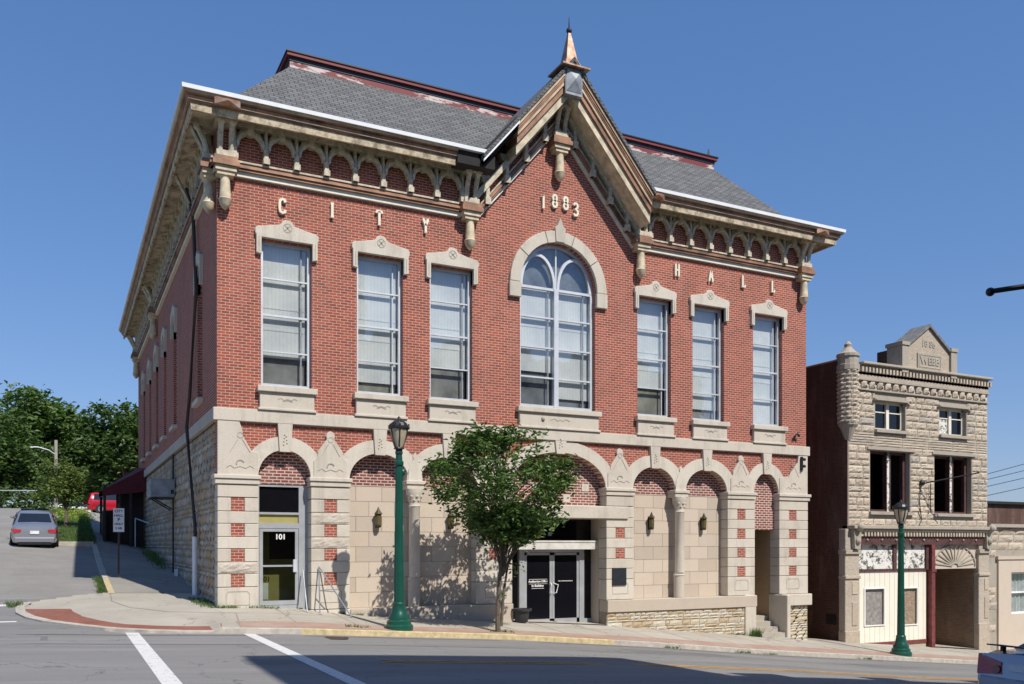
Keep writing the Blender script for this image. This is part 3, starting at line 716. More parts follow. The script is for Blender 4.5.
# entrance lintel, jambs, doors
b = B(); b.box(8.72, 12.98, -.16, .7, 2.45, 2.86); b.build('entrance_lintel', 'stone', hall, bevel=.02)
b = B(); b.box(12.15, 12.5, .39, 1.0, -1.4, 2.46); b.box(8.4, 8.72, .39, 1.0, -1.2, 2.46); b.build('entrance_jamb', 'stone_pink', hall)
tag(sheet('entrance_step', rngf(8.7, 12.2, .5), [-.1, .4, .9], lambda x, y: interp(ZF, x)+.012, 'concrete'), kind='structure')
DY = .8; zb0 = -.93
b = B(); b.box(8.7, 12.2, DY+.06, DY+.1, -1.1, 2.46); b.build('dark_glazing', 'glass_dark', hall)
b = B(); b.box(10.5, 10.63, DY+.03, DY+.06, 1.9, 2.02); b.build('vent', 'alu', hall)
b = B(); b.box(9.15, 12.3, .42, DY, 1.46, 1.72); b.box(9.13, 12.32, .4, DY, 1.69, 1.745); b.build('entrance_canopy', 'canopy', hall)
dr = B(); 
for x0, x1 in ((9.38, 9.56), (11.62, 11.8)): dr.box(x0, x1, DY-.08, DY+.05, -1.0, 1.46)
dr.box(9.56, 11.62, DY-.08, DY+.05, 1.36, 1.46); dr.box(11.8, 12.2, DY-.02, DY+.05, -1.1, -.84); dr = dr.build('door_frame', 'alu_door', hall)
for k, (x0, x1) in enumerate(((9.57, 10.585), (10.595, 11.61))):
    d = B()
    d.box(x0, x0+.085, DY-.06, DY, -.94, 1.35); d.box(x1-.085, x1, DY-.06, DY, -.94, 1.35); d.box(x0, x1, DY-.06, DY, -.94, -.80); d.box(x0, x1, DY-.06, DY, 1.27, 1.35)
    door = d.build('door', 'alu_door', hall); B().box(x0+.08, x1-.08, DY-.04, DY-.02, -.82, 1.3).build('glass', 'glass_dark', door)
    hx = x1-.04 if k == 0 else x0+.04
    sg = -.03 if k == 0 else .06
    B().tube([(hx, DY-.06, .02), (hx+sg, DY-.16, .05), (hx+sg+(.07 if k else 0), DY-.16, .3), (hx, DY-.06, .36)], .016, 6).build('handle', 'gutter', door)
    if k == 0:
        text('Auditorium Office', .095, 10.08, .42, DY-.045, 'lettering', 'white', door, .002, bold=.003); text('In Building', .105, 10.06, .28, DY-.045, 'lettering', 'white', door, .002, bold=.003)
        b = B(); b.box(9.74, 10.42, DY-.046, DY-.042, .485, .495); b.box(9.84, 10.3, DY-.046, DY-.042, .19, .2); b.box(9.74, 10.42, DY-.046, DY-.042, .34, .348); b.build('lettering_rule', 'white', door)
    else:
        b = B(); q = random.Random(3); x = 10.8
        text('THIS IS A SMOKE FREE BUILDING', .038, 11.1, .42, DY-.045, 'lettering', 'white', door, .002, bold=.001)
# door 101
dy = .3
b = B(); b.box(1.06, 1.14, dy-.06, dy+.06, -.1, 3.26); b.box(2.22, 2.34, dy-.06, dy+.06, -.15, 3.26); b.box(1.14, 2.22, dy-.06, dy+.06, 3.2, 3.26); b.box(1.14, 2.22, dy-.06, dy+.06, 2.44, 2.5); b.box(1.14, 2.22, dy-.06, dy+.06, 2.06, 2.2); b.box(1.14, 2.22, dy-.05, dy+.1, -.2, -.06)
b.build('door_frame', 'alu_door', hall)
B().box(2.34, 2.5, dy-.02, .39, -.2, 3.26).build('side_post', 'alu_door', hall)
B().box(1.14, 2.22, dy, dy+.02, 2.2, 2.44).build('transom_panel', 'olive', hall); B().box(1.14, 2.22, dy, dy+.02, 2.5, 3.2).build('transom_glass', 'glass_dark', hall)
d = B(); d.box(1.15, 1.24, dy-.05, dy, -.05, 2.05); d.box(2.12, 2.21, dy-.05, dy, -.05, 2.05); d.box(1.24, 2.12, dy-.05, dy, -.05, .07); d.box(1.24, 2.12, dy-.05, dy, 1.97, 2.05); d.box(1.24, 2.12, dy-.05, dy, 1.0, 1.05)
door = d.build('door', 'alu_door', hall)
B().box(1.23, 2.13, dy-.03, dy-.02, .05, 2.0).build('glass', 'glass_clear', door)
B().box(2.06, 2.16, dy-.1, dy-.05, .85, 1.2).build('handle', 'alu', door)
text('101', .2, 1.72, 1.82, dy-.034, 'number', 'white', door, .002, bold=.006)
r_ = B(); r_.box(1.0, 2.6, 1.25, 1.3, -.3, 3.3); r_.box(.42, .5, .4, 1.3, -.3, 3.3); r_.box(2.6, 2.65, .4, 1.3, -.3, 3.3); r_.box(.42, 2.65, .4, 1.3, 2.3, 2.35); r_.box(.42, 2.65, .4, 1.3, -.25, -.2); r_.build('vestibule', 'olive', hall)
B().box(1.62, 2.4, 1.2, 1.25, 1.2, 2.2).build('notice_board', 'darkwood', hall); B().box(1.25, 1.42, .42, .44, .1, .55).build('notice', 'white', hall); B().box(1.0, 1.34, 1.18, 1.24, -.2, 2.3).build('inner_doorway', 'dark', hall)
# right doorway: stair, cheeks, dark passage
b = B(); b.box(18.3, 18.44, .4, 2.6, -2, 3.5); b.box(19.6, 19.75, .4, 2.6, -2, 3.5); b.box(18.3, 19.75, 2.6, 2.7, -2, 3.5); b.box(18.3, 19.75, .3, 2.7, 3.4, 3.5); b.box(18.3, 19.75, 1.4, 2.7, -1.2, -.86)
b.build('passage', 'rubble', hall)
b = B()
for k in range(5): b.box(18.46, 19.6, -.75+k*.3, 1.6, -2.1, -1.72+k*.18)
b.build('stair', 'concrete', hall)
# windows
def lites(b, c, z0, z1, hw, n, yy, fr=.085, mw=.04):
    b.box(c-hw, c-hw+fr, yy-.05, yy+.05, z0, z1); b.box(c+hw-fr, c+hw, yy-.05, yy+.05, z0, z1); b.box(c-hw+fr, c+hw-fr, yy-.05, yy+.05, z1-fr, z1); b.box(c-hw+fr, c+hw-fr, yy-.05, yy+.05, z0, z0+fr*1.3)
    for k in range(1, n): zz = z0+(z1-z0)*k/n; b.box(c-hw+fr, c+hw-fr, yy-.04, yy+.03, zz-mw/2-(.015 if k == n//2 else 0), zz+mw/2)
for i, c in enumerate(WIN):
    b = B(); lites(b, c, 5.9, 9.88, .69, 4, .2); b.box(c+.42, c+.46, .2, .26, 6.0, 9.8)
    wn = b.build('window', 'alu', hall)
    B().box(c-.6, c+.6, .2, .205, 5.98, 9.8).build('pane', 'glass', wn)
    low = {0: 6.75, 1: 6.3, 2: 6.95, 3: 6.9, 4: 6.35, 5: 6.0}[i]
    bb = B().box(c-.6, c+.6, .31, .32, low, 9.85)
    for zz in (8.1, 7.5): bb.box(c-.6, c+.55, .30, .31, zz, zz+.05)
    bb.build('blind', 'blind', wn)
    B().box(c-.6, c+.6, .38, .39, 5.9, 8.9-(i % 3)*.4).build('curtain', plain('grey net curtain %d' % i, (.28+.04*(i % 2), .27+.04*(i % 2), .25), .9, 0, .4, 1.5), wn)
    b = B(); b.xz([(c-.83, 9.47), (c-.69, 9.44), (c-.69, 9.9), (c+.69, 9.9), (c+.69, 9.44), (c+.83, 9.47), (c+.83, 9.97), (c+.86, 9.99), (c+.86, 10.14), (c+.78, 10.19), (c+.45, 10.25), (c+.18, 10.32), (c+.14, 10.4), (c+.06, 10.46), (c-.06, 10.46), (c-.14, 10.4), (c-.18, 10.32), (c-.45, 10.25), (c-.78, 10.19), (c-.86, 10.14), (c-.86, 9.99), (c-.83, 9.97)], -.11, .15)
    b.build('lintel', 'stone', hall, bevel=.012)
    b = B(); b.bar(arc(c, 10.24, .12, .12, 0, 360, 12), .018, -.116, -.11); b.bar([(c-.07, 10.17), (c+.07, 10.31)], .03, -.116, -.11); b.bar([(c+.07, 10.17), (c-.07, 10.31)], .03, -.116, -.11)
    b.bar([(c-.76, 9.52), (c-.76, 9.9)], .015, -.118, -.11); b.bar([(c+.76, 9.52), (c+.76, 9.9)], .015, -.118, -.11); b.build('carving', 'carved', hall)
    b = B(); b.box(c-.81, c+.81, -.2, .3, 5.74, 5.9); b.box(c-.74, c+.74, -.12, 0, 5.3, 5.74); b.box(c-.79, c+.79, -.16, 0, 5.24, 5.31); b.build('sill', 'stone', hall, bevel=.012)
    b = B(); b.bar([(c-.26, 5.56), (c-.18, 5.59), (c-.1, 5.54), (c, 5.57), (c+.1, 5.54), (c+.18, 5.59), (c+.26, 5.56)], .022, -.128, -.12); b.bar([(c-.14, 5.5), (c, 5.54), (c+.14, 5.5)], .018, -.128, -.12); b.build('carving', 'carved', hall)
# great arched window
c = 10.4
b = B(); yy = .2
b.box(9.03, 9.13, .14, .26, 5.9, 9.75); b.box(11.67, 11.77, .14, .26, 5.9, 9.75); b.box(c-.08, c+.08, .12, .28, 5.9, 9.75)
b.box(9.13, 11.67, .14, .26, 5.9, 6.03); b.box(9.13, 11.67, .14, .24, 9.68, 9.76)
for k in (1, 2, 3):
    zz = 5.95+3.8*k/4; b.box(9.13, c-.08, .15, .24, zz-.025, zz+.025); b.box(c+.08, 11.67, .15, .24, zz-.025, zz+.025)
b.bar(arc(c, 9.75, 1.32, 1.35, 0, 180, 24), .1, .14, .26)
for s in (-1, 1):
    m = c+s*.66
    b.bar([(m+s*.6*math.cos(R(a)) if False else m-.6+1.2*(1-math.cos(R(a)))*.5*1.0, 9.74+1.02*math.sin(R(a))) for a in range(0, 91, 10)], .09, .13, .25)
    b.bar([(m+.6-1.2*(1-math.cos(R(a)))*.5, 9.74+1.02*math.sin(R(a))) for a in range(0, 91, 10)], .09, .13, .25)
b.bar([(c, 9.75), (c, 11.1)], .05, .16, .24)
b.box(c-.28, c-.25, .2, .26, 6.0, 9.7); b.box(c+1.02, c+1.05, .2, .26, 6.0, 9.7)
wn = b.build('arched_window', 'alu', hall)
B().xz([(9.05, 5.95), (11.75, 5.95)]+arc(c, 9.75, 1.34, 1.37, 0, 180, 20), .2, .205).build('pane', 'glass', wn)
bb = B().box(9.1, c-.05, .31, .32, 7.1, 9.75).box(c+.05, 11.7, .31, .32, 6.3, 9.75)
for zz in (8.5, 7.8): bb.box(9.1, 11.7, .30, .31, zz, zz+.05)
bb.build('blind', 'blind', wn)
B().box(9.1, 11.7, .38, .39, 5.9, 11.1).build('curtain', plain('dusky lining', (.2, .21, .22), .9, 0, .5, 1.2), wn)
b = B()
segs = 5
for k in range(segs):
    a0 = 180*k/segs+.35; a1 = 180*(k+1)/segs-.35
    b.xz(arc(c, 9.75, 1.4, 1.42, a0, a1, 4)+arc(c, 9.75, 1.76, 1.78, a1, a0, 4), -.11, .15)
b.xz([(c-.16, 11.17), (c+.16, 11.17), (c+.19, 11.62), (c+.1, 11.7), (c, 11.95), (c-.1, 11.7), (c-.19, 11.62)], -.15, .14)
b.box(c-1.78, c-1.38, -.12, .15, 9.28, 9.745); b.box(c+1.38, c+1.78, -.12, .15, 9.28, 9.745)
b.build('window_arch', 'stone', hall, bevel=.012)
b = B(); b.box(c-1.52, c+1.52, -.2, .3, 5.74, 5.9); b.box(c-1.44, c+1.44, -.12, 0, 5.3, 5.74); b.box(c-1.5, c+1.5, -.16, 0, 5.24, 5.31); b.build('sill', 'stone', hall, bevel=.012)
b = B(); b.bar([(c-.35, 5.53), (c-.2, 5.58), (c-.1, 5.52), (c, 5.56), (c+.1, 5.52), (c+.2, 5.58), (c+.35, 5.53)], .025, -.128, -.12); b.sphere((c-.62, -.12, 5.55), .07, 6); b.build('carving', 'carved', hall)
# side windows
for c in SY:
    b = B(); b.box(.15, .25, c-.55, c-.47, 5.9, 9.7); b.box(.15, .25, c+.47, c+.55, 5.9, 9.7); b.box(.15, .25, c-.47, c+.47, 7.75, 7.82); b.box(.15, .25, c-.47, c+.47, 5.9, 5.98); b.box(.15, .25, c-.47, c+.47, 9.6, 9.68)
    wn = b.build('side_window', 'alu', hall); B().box(.22, .225, c-.5, c+.5, 5.9, 10.0).build('pane', 'glass', wn); B().box(.33, .34, c-.55, c+.55, 5.9, 10.0).build('blind', 'blind', wn)
    B().yz([(c-.68, 9.2), (c-.55, 9.2), (c-.55, 9.7), (c, 10.0), (c+.55, 9.7), (c+.55, 9.2), (c+.68, 9.2), (c+.7, 10.05), (c+.1, 10.25), (c, 10.35), (c-.1, 10.25), (c-.7, 10.05)], -.1, .1).build('lintel', 'stone', hall)
    B().box(-.15, .25, c-.65, c+.65, 5.76, 5.9).build('sill', 'stone', hall)

# letters
LW = .055
def glyph(ch, x, z, h=.42):
    s = h; w_ = h*.5
    S = {'C': [[(.9, .78), (.8, .96), (.5, 1), (.2, .92), (.1, .7), (.1, .3), (.2, .08), (.5, 0), (.8, .04), (.9, .22)]],
         'I': [[(.5, 0), (.5, 1)], [(.25, .0), (.75, .0)], [(.25, 1), (.75, 1)]],
         'T': [[(.5, 0), (.5, 1)], [(.05, .86), (.1, 1), (.9, 1), (.95, .86)], [(.3, 0), (.7, 0)]],
         'Y': [[(.5, 0), (.5, .5), (.1, 1)], [(.5, .5), (.9, 1)], [(.3, 0), (.7, 0)], [(0, 1), (.25, 1)], [(.75, 1), (1, 1)]],
         'H': [[(.15, 0), (.15, 1)], [(.85, 0), (.85, 1)], [(.15, .5), (.85, .5)], [(0, 0), (.32, 0)], [(.68, 0), (1, 0)], [(0, 1), (.32, 1)], [(.68, 1), (1, 1)]],
         'A': [[(.1, 0), (.45, 1), (.55, 1), (.9, 0)], [(.25, .38), (.75, .38)], [(-.05, 0), (.25, 0)], [(.75, 0), (1.05, 0)]],
         'L': [[(.3, 1), (.3, 0), (.85, 0), (.9, .2)], [(.1, 1), (.5, 1)], [(.1, 0), (.3, 0)]],
         '1': [[(.3, .85), (.5, 1), (.5, 0)], [(.3, 0), (.7, 0)]],
         '8': [[(.5, .52), (.2, .62), (.15, .8), (.3, .97), (.5, 1), (.7, .97), (.85, .8), (.8, .62), (.5, .52), (.15, .38), (.1, .2), (.3, .03), (.5, 0), (.7, .03), (.9, .2), (.85, .38), (.5, .52)]],
         '3': [[(.1, .85), (.3, 1), (.65, 1), (.85, .85), (.8, .65), (.45, .54), (.85, .4), (.9, .2), (.7, .02), (.3, 0), (.1, .15)]]}[ch]
    b = B()
    for L in S:
        hor = len(L) == 2 and L[0][1] == L[1][1]
        b.bar([(x+(p[0]-.5)*w_, z+(p[1]-.5)*s) for p in L], .05 if hor else .07, -.09 if not hor else -.088, -.0)
    return b
for ch, x, z in (('C', 1.7, 10.84), ('I', 3.08, 10.96), ('T', 4.45, 10.97), ('Y', 5.87, 10.98), ('H', 15.02, 10.96), ('A', 16.47, 10.97), ('L', 17.93, 10.96), ('L', 19.31, 10.96)):
    glyph(ch, x, z, .37).build('letter', 'letters', hall)
for ch, x, z in (('1', 9.82, 12.38), ('8', 10.23, 12.47), ('8', 10.63, 12.47), ('3', 11.0, 12.33)): glyph(ch, x, z, .38).build('numeral', 'letters', hall)

# bands under the frieze
def band(y0, y1, z0, z1, mat, name, dz=0):
    b = B(); s = 1.17
    b.box(-(-y0) if False else y0, 7.52, y0, y1, z0, z1)
    h = z1-z0; xa, xb = 7.52, 13.2; za = z0; ap = z0+(CX-xa)*s; hh = h*1.5
    b.xz([(xa, z0), (xa+.0, z0), (CX, ap), (CX, ap+hh), (xa, z0+hh)], y0, y1) if False else b.xz([(xa, z0), (CX, ap), (CX, ap+hh), (xa, z0+h)], y0, y1)
    b.xz([(CX, ap), (xb, z0), (xb, z0+h), (CX, ap+hh)], y0, y1)
    b.box(xb, 21-y0, y0, y1, z0, z1)
    b.box(y0, 0, 0, 27, z0, z1)
    return b.build(name, mat, hall)
band(-.1, 0, 11.42, 11.55, 'bandwhite', 'white_band'); band(-.17, 0, 11.55, 11.61, 'copper', 'frieze_moulding'); band(-.21, 0, 11.62, 11.68, 'copper', 'frieze_moulding'); band(-.15, 0, 11.69, 11.75, 'copper', 'frieze_moulding'); band(-.18, 0, 11.76, 11.81, 'bracket', 'frieze_ledge')
# arcaded frieze
def frieze(u0, u1, place, n, flip=False):
    b = B(); pitch = (u1-u0)/n
    for k in range(n+1):
        u = u0+k*pitch
        b.poly([[(u-.055, 11.82), (u+.055, 11.82), (u+.055, 12.25), (u-.055, 12.25)]], place, -.24, -.08)
        b.poly([[(u-.085, 11.82), (u+.085, 11.82), (u+.085, 11.97), (u-.085, 11.97)]], place, -.27, -.06)
        if k < n:
            m = u+pitch/2; r0 = pitch/2-.04
            b.poly([arc(m, 12.2, r0-.07, .34, 0, 180, 10)+arc(m, 12.2, r0+.01, .42, 180, 0, 10)], place, -.24, -.06)
            b.poly([[(m-.07, 12.5), (m+.07, 12.5), (m+.1, 12.8), (m-.1, 12.8)]], place, -.3, -.05)
            L_ = [(u, 12.25)]+[(m-(r0-.02)*math.cos(R(a)), 12.2+.38*math.sin(R(a))) for a in range(10, 171, 20)]+[(u+pitch, 12.25), (u+pitch, 12.82), (u, 12.82)]
            h1 = [(u+.05, 12.44), (u+.05, 12.68), (u+.17, 12.68)]; h2 = [(u+pitch-.05, 12.44), (u+pitch-.17, 12.68), (u+pitch-.05, 12.68)]
            b.poly([L_, h1, h2], place, -.16, -.06)
        b.poly([[(u-.03, 12.2), (u+.03, 12.2), (u+.03, 12.72), (u-.03, 12.72)]], place, -.22, -.1)
    b.poly([[(u0, 12.7), (u1, 12.7), (u1, 12.86), (u0, 12.86)]], place, -.26, -.04)
    return b
PF = lambda u, z, d: (u, d, z); PS = lambda u, z, d: (d, u, z)
frieze(.42, 6.3+.7, PF, 8).build('arcaded_frieze', 'bracket', hall); frieze(13.8, 20.6, PF, 8).build('arcaded_frieze', 'bracket', hall)
frieze(.6, 26.5, PS, 31).build('arcaded_frieze', 'bracket', hall)
# gable frieze posts
b = B(); s = 1.17
for sd in (-1, 1):
    for k in range(4):
        u = .55+k*.66; x = CX+sd*u; zb_ = 14.8-(u)*s+.25; zt = 15.62-u*s*1.0
        b.box(x-.055, x+.055, -.24, -.02, zb_-.2, zt+.12); b.box(x-.09, x+.09, -.27, -.02, zb_-.2, zb_+.02)
        xm = x+sd*.33
        b.xz([(x-.25, zt+.1-.25*s*0), (x+.25, zt+.1), (x+.16, zt-.12), (x-.16, zt-.12)], -.22, -.02)
    x0, x1 = CX, CX+sd*2.9
    b.xz([(x0, 15.35), (x1, 15.35-2.9*s), (x1, 15.62-2.9*s), (x0, 15.62)][::sd], -.27, -.02)
b.build('gable_frieze', 'bracket', hall)
# paired brackets with pendants
def bracket(cx, dz=0, side=False, tall=0, pend=True):
    b = B(); zt = 12.75+dz
    P = (lambda x, y: (x, y)) if not side else (lambda x, y: (y, -x+0)) 
    def bx(x0, x1, y0, y1, z0, z1):
        if side: b.box(y0, y1, cx+x0, cx+x1, z0, z1)
        else: b.box(cx+x0, cx+x1, y0, y1, z0, z1)
    for sx in (-.14, .14):
        pts = [(sx, -.22, 11.9+dz), (sx, -.30, 12.3+dz), (sx, -.46, 12.62+dz)]
        pts = [((y, cx+x, z) if side else (cx+x, y, z)) for x, y, z in pts]
        b.tube(pts, .075, 8)
        e = (( -.48, cx+sx, 12.66+dz) if side else (cx+sx, -.48, 12.66+dz)); b.sphere(e, .11, 8)
    bx(-.26, .26, -.55, 0, 12.66+dz, 12.84+dz)
    bx(-.24, .24, -.34, 0, 11.8+dz, 11.95+dz)
    b.build('bracket', 'bracket', hall)
    if pend:
        b = B(); bx(-.34, .34, -.42, 0, 11.55+dz, 11.68+dz); bx(-.30, .30, -.37, 0, 11.68+dz, 11.80+dz); b.build('bracket_shelf', 'copper', hall)
        b = B(); bx(-.27, .27, -.36, 0, 11.42+dz, 11.55+dz); bx(-.22, .22, -.32, 0, 11.32+dz, 11.42+dz)
        c_ = (-.17, cx) if side else (cx, -.17)
        b.lathe([(.02, -.42), (.07, -.38), (.14, -.28), (.165, -.18), (.18, -.15), (.15, -.12), (.145, 0), (.12, .42), (.15, .45), (.15, .54)], c_[0], c_[1], 12, 10.86+dz); b.build('pendant', 'cream', hall, smooth=True)
bracket(.18); bracket(7.25); bracket(13.45); bracket(20.72); bracket(CX, 2.63)
bracket(.3, side=True); bracket(16.6, side=True); bracket(26.6, side=True)
# side diagonal braces
for y in (.35, 3.9, 16.6, 26.6):
    B().tube([(-.12, y, 11.75), (-.62, y, 12.72)], .06, 4).build('diagonal_brace', 'bracket', hall)
# cornice: mitred sweeps round the eaves
def sweep(prof, pts, normals_out):
    """pts: list of (x,y) wall corners; each with mitre direction (mx,my); profile (out, z)"""
    b = B(); n = len(prof); vs = []
    for (x, y), (mx, my) in zip(pts, normals_out):
        for o, z in prof: vs.append((x+mx*o, y+my*o, z))
    fs = []
    for k in range(len(pts)-1):
        for i in range(n):
            j = (i+1) % n; fs.append((k*n+i, k*n+j, (k+1)*n+j, (k+1)*n+i))
    fs.append(tuple(range(n))); fs.append(tuple((len(pts)-1)*n+i for i in range(n))[::-1])
    b.add(vs, fs); return b
LP = [(0, 27.4), (0, 0), (6.55, 0)]; LN = [(-1, 0), (-1, -1), (0, -1)]
RP = [(13.1, 0), (21, 0), (21, 27.4)]; RN = [(0, -1), (1, -1), (1, 0)]
soff = [(0, 12.86), (.66, 12.74), (.68, 12.64), (.74, 12.64), (.76, 12.82), (.74, 12.85), (0, 12.96)]
cop = [(.72, 12.825), (.79, 12.825), (.80, 12.875), (.775, 12.885), (.85, 12.91), (.855, 12.955), (.83, 12.965), (.90, 12.985), (.93, 13.06), (.72, 13.06)]
gut = [(.6, 13.062), (.98, 13.062), (.99, 13.165), (.6, 13.165)]
for P_, N_ in ((LP, LN), (RP, RN)):
    sweep(soff, P_, N_).build('soffit', 'soffit', hall); sweep(cop, P_, N_).build('crown_moulding', 'copper', hall); sweep([(.7, 12.997), (.925, 12.997), (.945, 13.058), (.7, 13.058)], P_, N_).build('crown_highlight_bead', 'copper_highlight', hall); sweep([(.7, 12.872), (.83, 12.872), (.83, 12.905), (.7, 12.905)], P_, N_).build('crown_highlight_bead', 'copper_highlight', hall)  # pale strips carry the crown's painted highlights
sweep(gut, [(0, 27.4), (0, 0), (7.55, 0)], LN).build('gutter', 'gutter', hall); sweep(gut, RP, RN).build('gutter', 'gutter', hall)
# corner diamond blocks
def diamond(xc, zc, y, w_, h_, dz=0):
    b = B(); b.add([(xc-w_, y, zc-h_), (xc+w_, y, zc-h_), (xc+w_, y, zc+h_), (xc-w_, y, zc+h_), (xc, y-.12, zc)], [(0, 1, 4), (1, 2, 4), (2, 3, 4), (3, 0, 4), (3, 2, 1, 0)])
    b.box(xc-w_, xc+w_, y, y+.25, zc-h_, zc+h_); return b.build('diamond_block', 'finial' if dz == 0 else 'steelgrey', hall)
diamond(.12, 12.93, -.93, .32, .1); diamond(13.55, 12.93, -.93, .3, .1); diamond(20.9, 12.93, -.93, .3, .1)
diamond(CX, 15.85, -1.06, .27, .36, 1)
# missing moulding: bare boards, with the shaded opening painted as a black panel
b = B(); b.box(6.55, 7.75, -.86, -.4, 12.68, 13.06); b.xz([(7.35, 12.72), (8.5, 14.02), (8.5, 14.45), (7.2, 12.98)], -.86, -.05); b.build('board_and_dark_opening', 'tar', hall)
B().box(6.55, 7.75, -.72, 0, 12.84, 12.9).build('soffit_board', 'cream', hall)
# gable rakes
AP = 16.55; SL = 1.17
def rake(name, mat, t0, t1, y0, y1, xa, xb):
    """board along the slope between offsets t0..t1 below the top line"""
    b = B(); zt = lambda x: AP-abs(x-CX)*SL
    b.xz([(xa, zt(xa)-t1), (xb, zt(xb)-t1), (xb, zt(xb)-t0), (xa, zt(xa)-t0)], y0, y1); return b.build(name, mat, hall)
for xa, xb in ((8.45, CX), (CX, 13.32)):
    rake('rake_fascia', 'cream', .74, 1.06, -.86, -.06, xa, xb)
    rake('rake_moulding', 'copper', .52, .74, -.93, -.1, xa, xb); rake('rake_moulding', 'copper_highlight', .40, .52, -.98, -.1, xa, xb); rake('rake_moulding', 'copper', .34, .40, -1.0, -.1, xa, xb); rake('rake_moulding', 'copper', .25, .34, -1.02, -.1, xa, xb); rake('rake_moulding', 'copper_highlight', .12, .25, -1.05, -.1, xa, xb)
b = B(); zt = lambda x: AP-abs(x-CX)*SL
for xa, xb in ((7.3, CX), (CX, 13.4)):
    b.xz([(xa, zt(xa)-.12), (xb, zt(xb)-.12), (xb, zt(xb)+.02), (xa, zt(xa)+.02)], -1.1, 3.2)
b.build('gable_roof', 'shingle', hall)
b = B(); b.xz([(7.28, zt(7.28)-.2), (8.45, zt(8.45)-.2), (8.45, zt(8.45)-.13), (7.28, zt(7.28)-.13)], -1.1, -1.04); b.build('rake_edge', 'gutter', hall)
# finial
b = B(); b.box(CX-.3, CX+.3, -1.05, -.4, 15.4, 16.25); b.build('finial_block', 'steelgrey', hall)
b = B(); q = math.sqrt(2)
b.lathe([(.62*q*.78, 0), (.62*q*.78, .05), (.4*q*.72, .14), (.27*q*.7, .38), (.19*q*.7, .7), (.12*q*.7, 1.0), (.06, 1.22), (.045, 1.28)], CX, -.75, 4, 16.2, R(45)); b.build('finial_spire', 'finial', hall)
b = B(); b.sphere((CX, -.75, 17.53), .09, 8); b.tube([(CX, -.75, 17.58), (CX, -.75, 17.95)], .025, 6, .008); b.build('finial_ball', 'bronze', hall)
# roof
a0, a1, b0, b1 = -.05, 21.05, -.2, 27.6; p0, p1, q0, q1 = 2.5, 18.5, 2.35, 25; zr0, zr1 = 13.12, 16.02
vs = [(a0, b0, zr0), (a1, b0, zr0), (a1, b1, zr0), (a0, b1, zr0), (p0, q0, zr1), (p1, q0, zr1), (p1, q1, zr1), (p0, q1, zr1)]
gx_ = lambda z: (16.55-.1-z)/1.17
vs += [(CX-gx_(zr0), b0, zr0), (CX-gx_(zr1), q0, zr1), (CX+gx_(zr1), q0, zr1), (CX+gx_(zr0), b0, zr0)]
B().add(vs, [(0, 8, 9, 4), (11, 1, 5, 10), (1, 2, 6, 5), (2, 3, 7, 6), (3, 0, 4, 7)]).build('roof', 'shingle', hall)
for q_ in ((-.7, 7.5, -.7, .1), (13.2, 21.7, -.7, .1), (-.7, .2, .1, 28), (20.9, 21.7, .1, 28)): B().box(*q_, 13.02, 13.11).build('eaves_deck', 'tar', hall)
def ring(name, mat, z0, z1, o0, th=.3):
    b = B(); b.box(p0-o0, p1+o0, q0-o0, q0-o0+th, z0, z1); b.box(p0-o0, p1+o0, q1+o0-th, q1+o0, z0, z1); b.box(p0-o0, p0-o0+th, q0-o0+th, q1+o0-th, z0, z1); b.box(p1+o0-th, p1+o0, q0-o0+th, q1+o0-th, z0, z1); return b.build(name, mat, hall)
ring('deck_curb', 'redpeel', 15.9, 16.16, .06); ring('deck_flashing', 'bronze', 16.14, 16.26, .08); ring('deck_cornice', 'redmetal', 16.26, 16.36, .16); ring('deck_cap', 'black', 16.36, 16.4, .19)
B().box(p0, p1, q0, q1, 16.1, 16.15).build('deck', 'tar', hall)
B().lathe([(.1, 0), (.12, .05), (.05, .1), (.02, .35)], 18.4, 2.4, 8, 16.4).build('roof_spike', 'black', hall)
# seal the inside
B().box(.45, 20.55, .9, 26.9, 5.0, 5.1).build('floor_slab', 'dark', hall)
# downpipe, dark cable and white pipe on the side wall
B().tube([(-.3, 3.95, 12.4), (-.12, 3.85, 11.5), (-.1, 3.3, 9.2), (-.1, 4.9, 6.2), (-.16, 5.1, 5.3), (-.1, 3.6, 2.2), (-.1, 3.5, 1.75)], .055, 8).build('downpipe', 'brownpipe', hall)
B().tube([(-.12, 3.45, .05), (-.12, 3.45, 1.85)], .075, 10).build('white_pipe', 'offwhite', hall)
B().tube([(-.06, 9.9, .6), (-.06, 9.9, 4.9)], .035, 6).build('conduit', 'brownpipe', hall)
B().box(-.12, -.03, 8.6, 8.9, .5, .75).build('white_outlet', 'offwhite', hall)
# small hook & bracket on right end
B().tube([(20.35, -.02, 5.5), (20.35, -.14, 5.62), (20.42, -.16, 5.68), (20.55, -.12, 5.6)], .04, 6).build('iron_hook', 'black', hall)
b = B().box(20.62, 20.66, -.2, -.08, 4.35, 4.85); b.sphere((20.72, -.2, 4.75), .06, 6); b.sphere((20.72, -.2, 4.5), .06, 6); b.build('iron_insulator', 'black', hall)

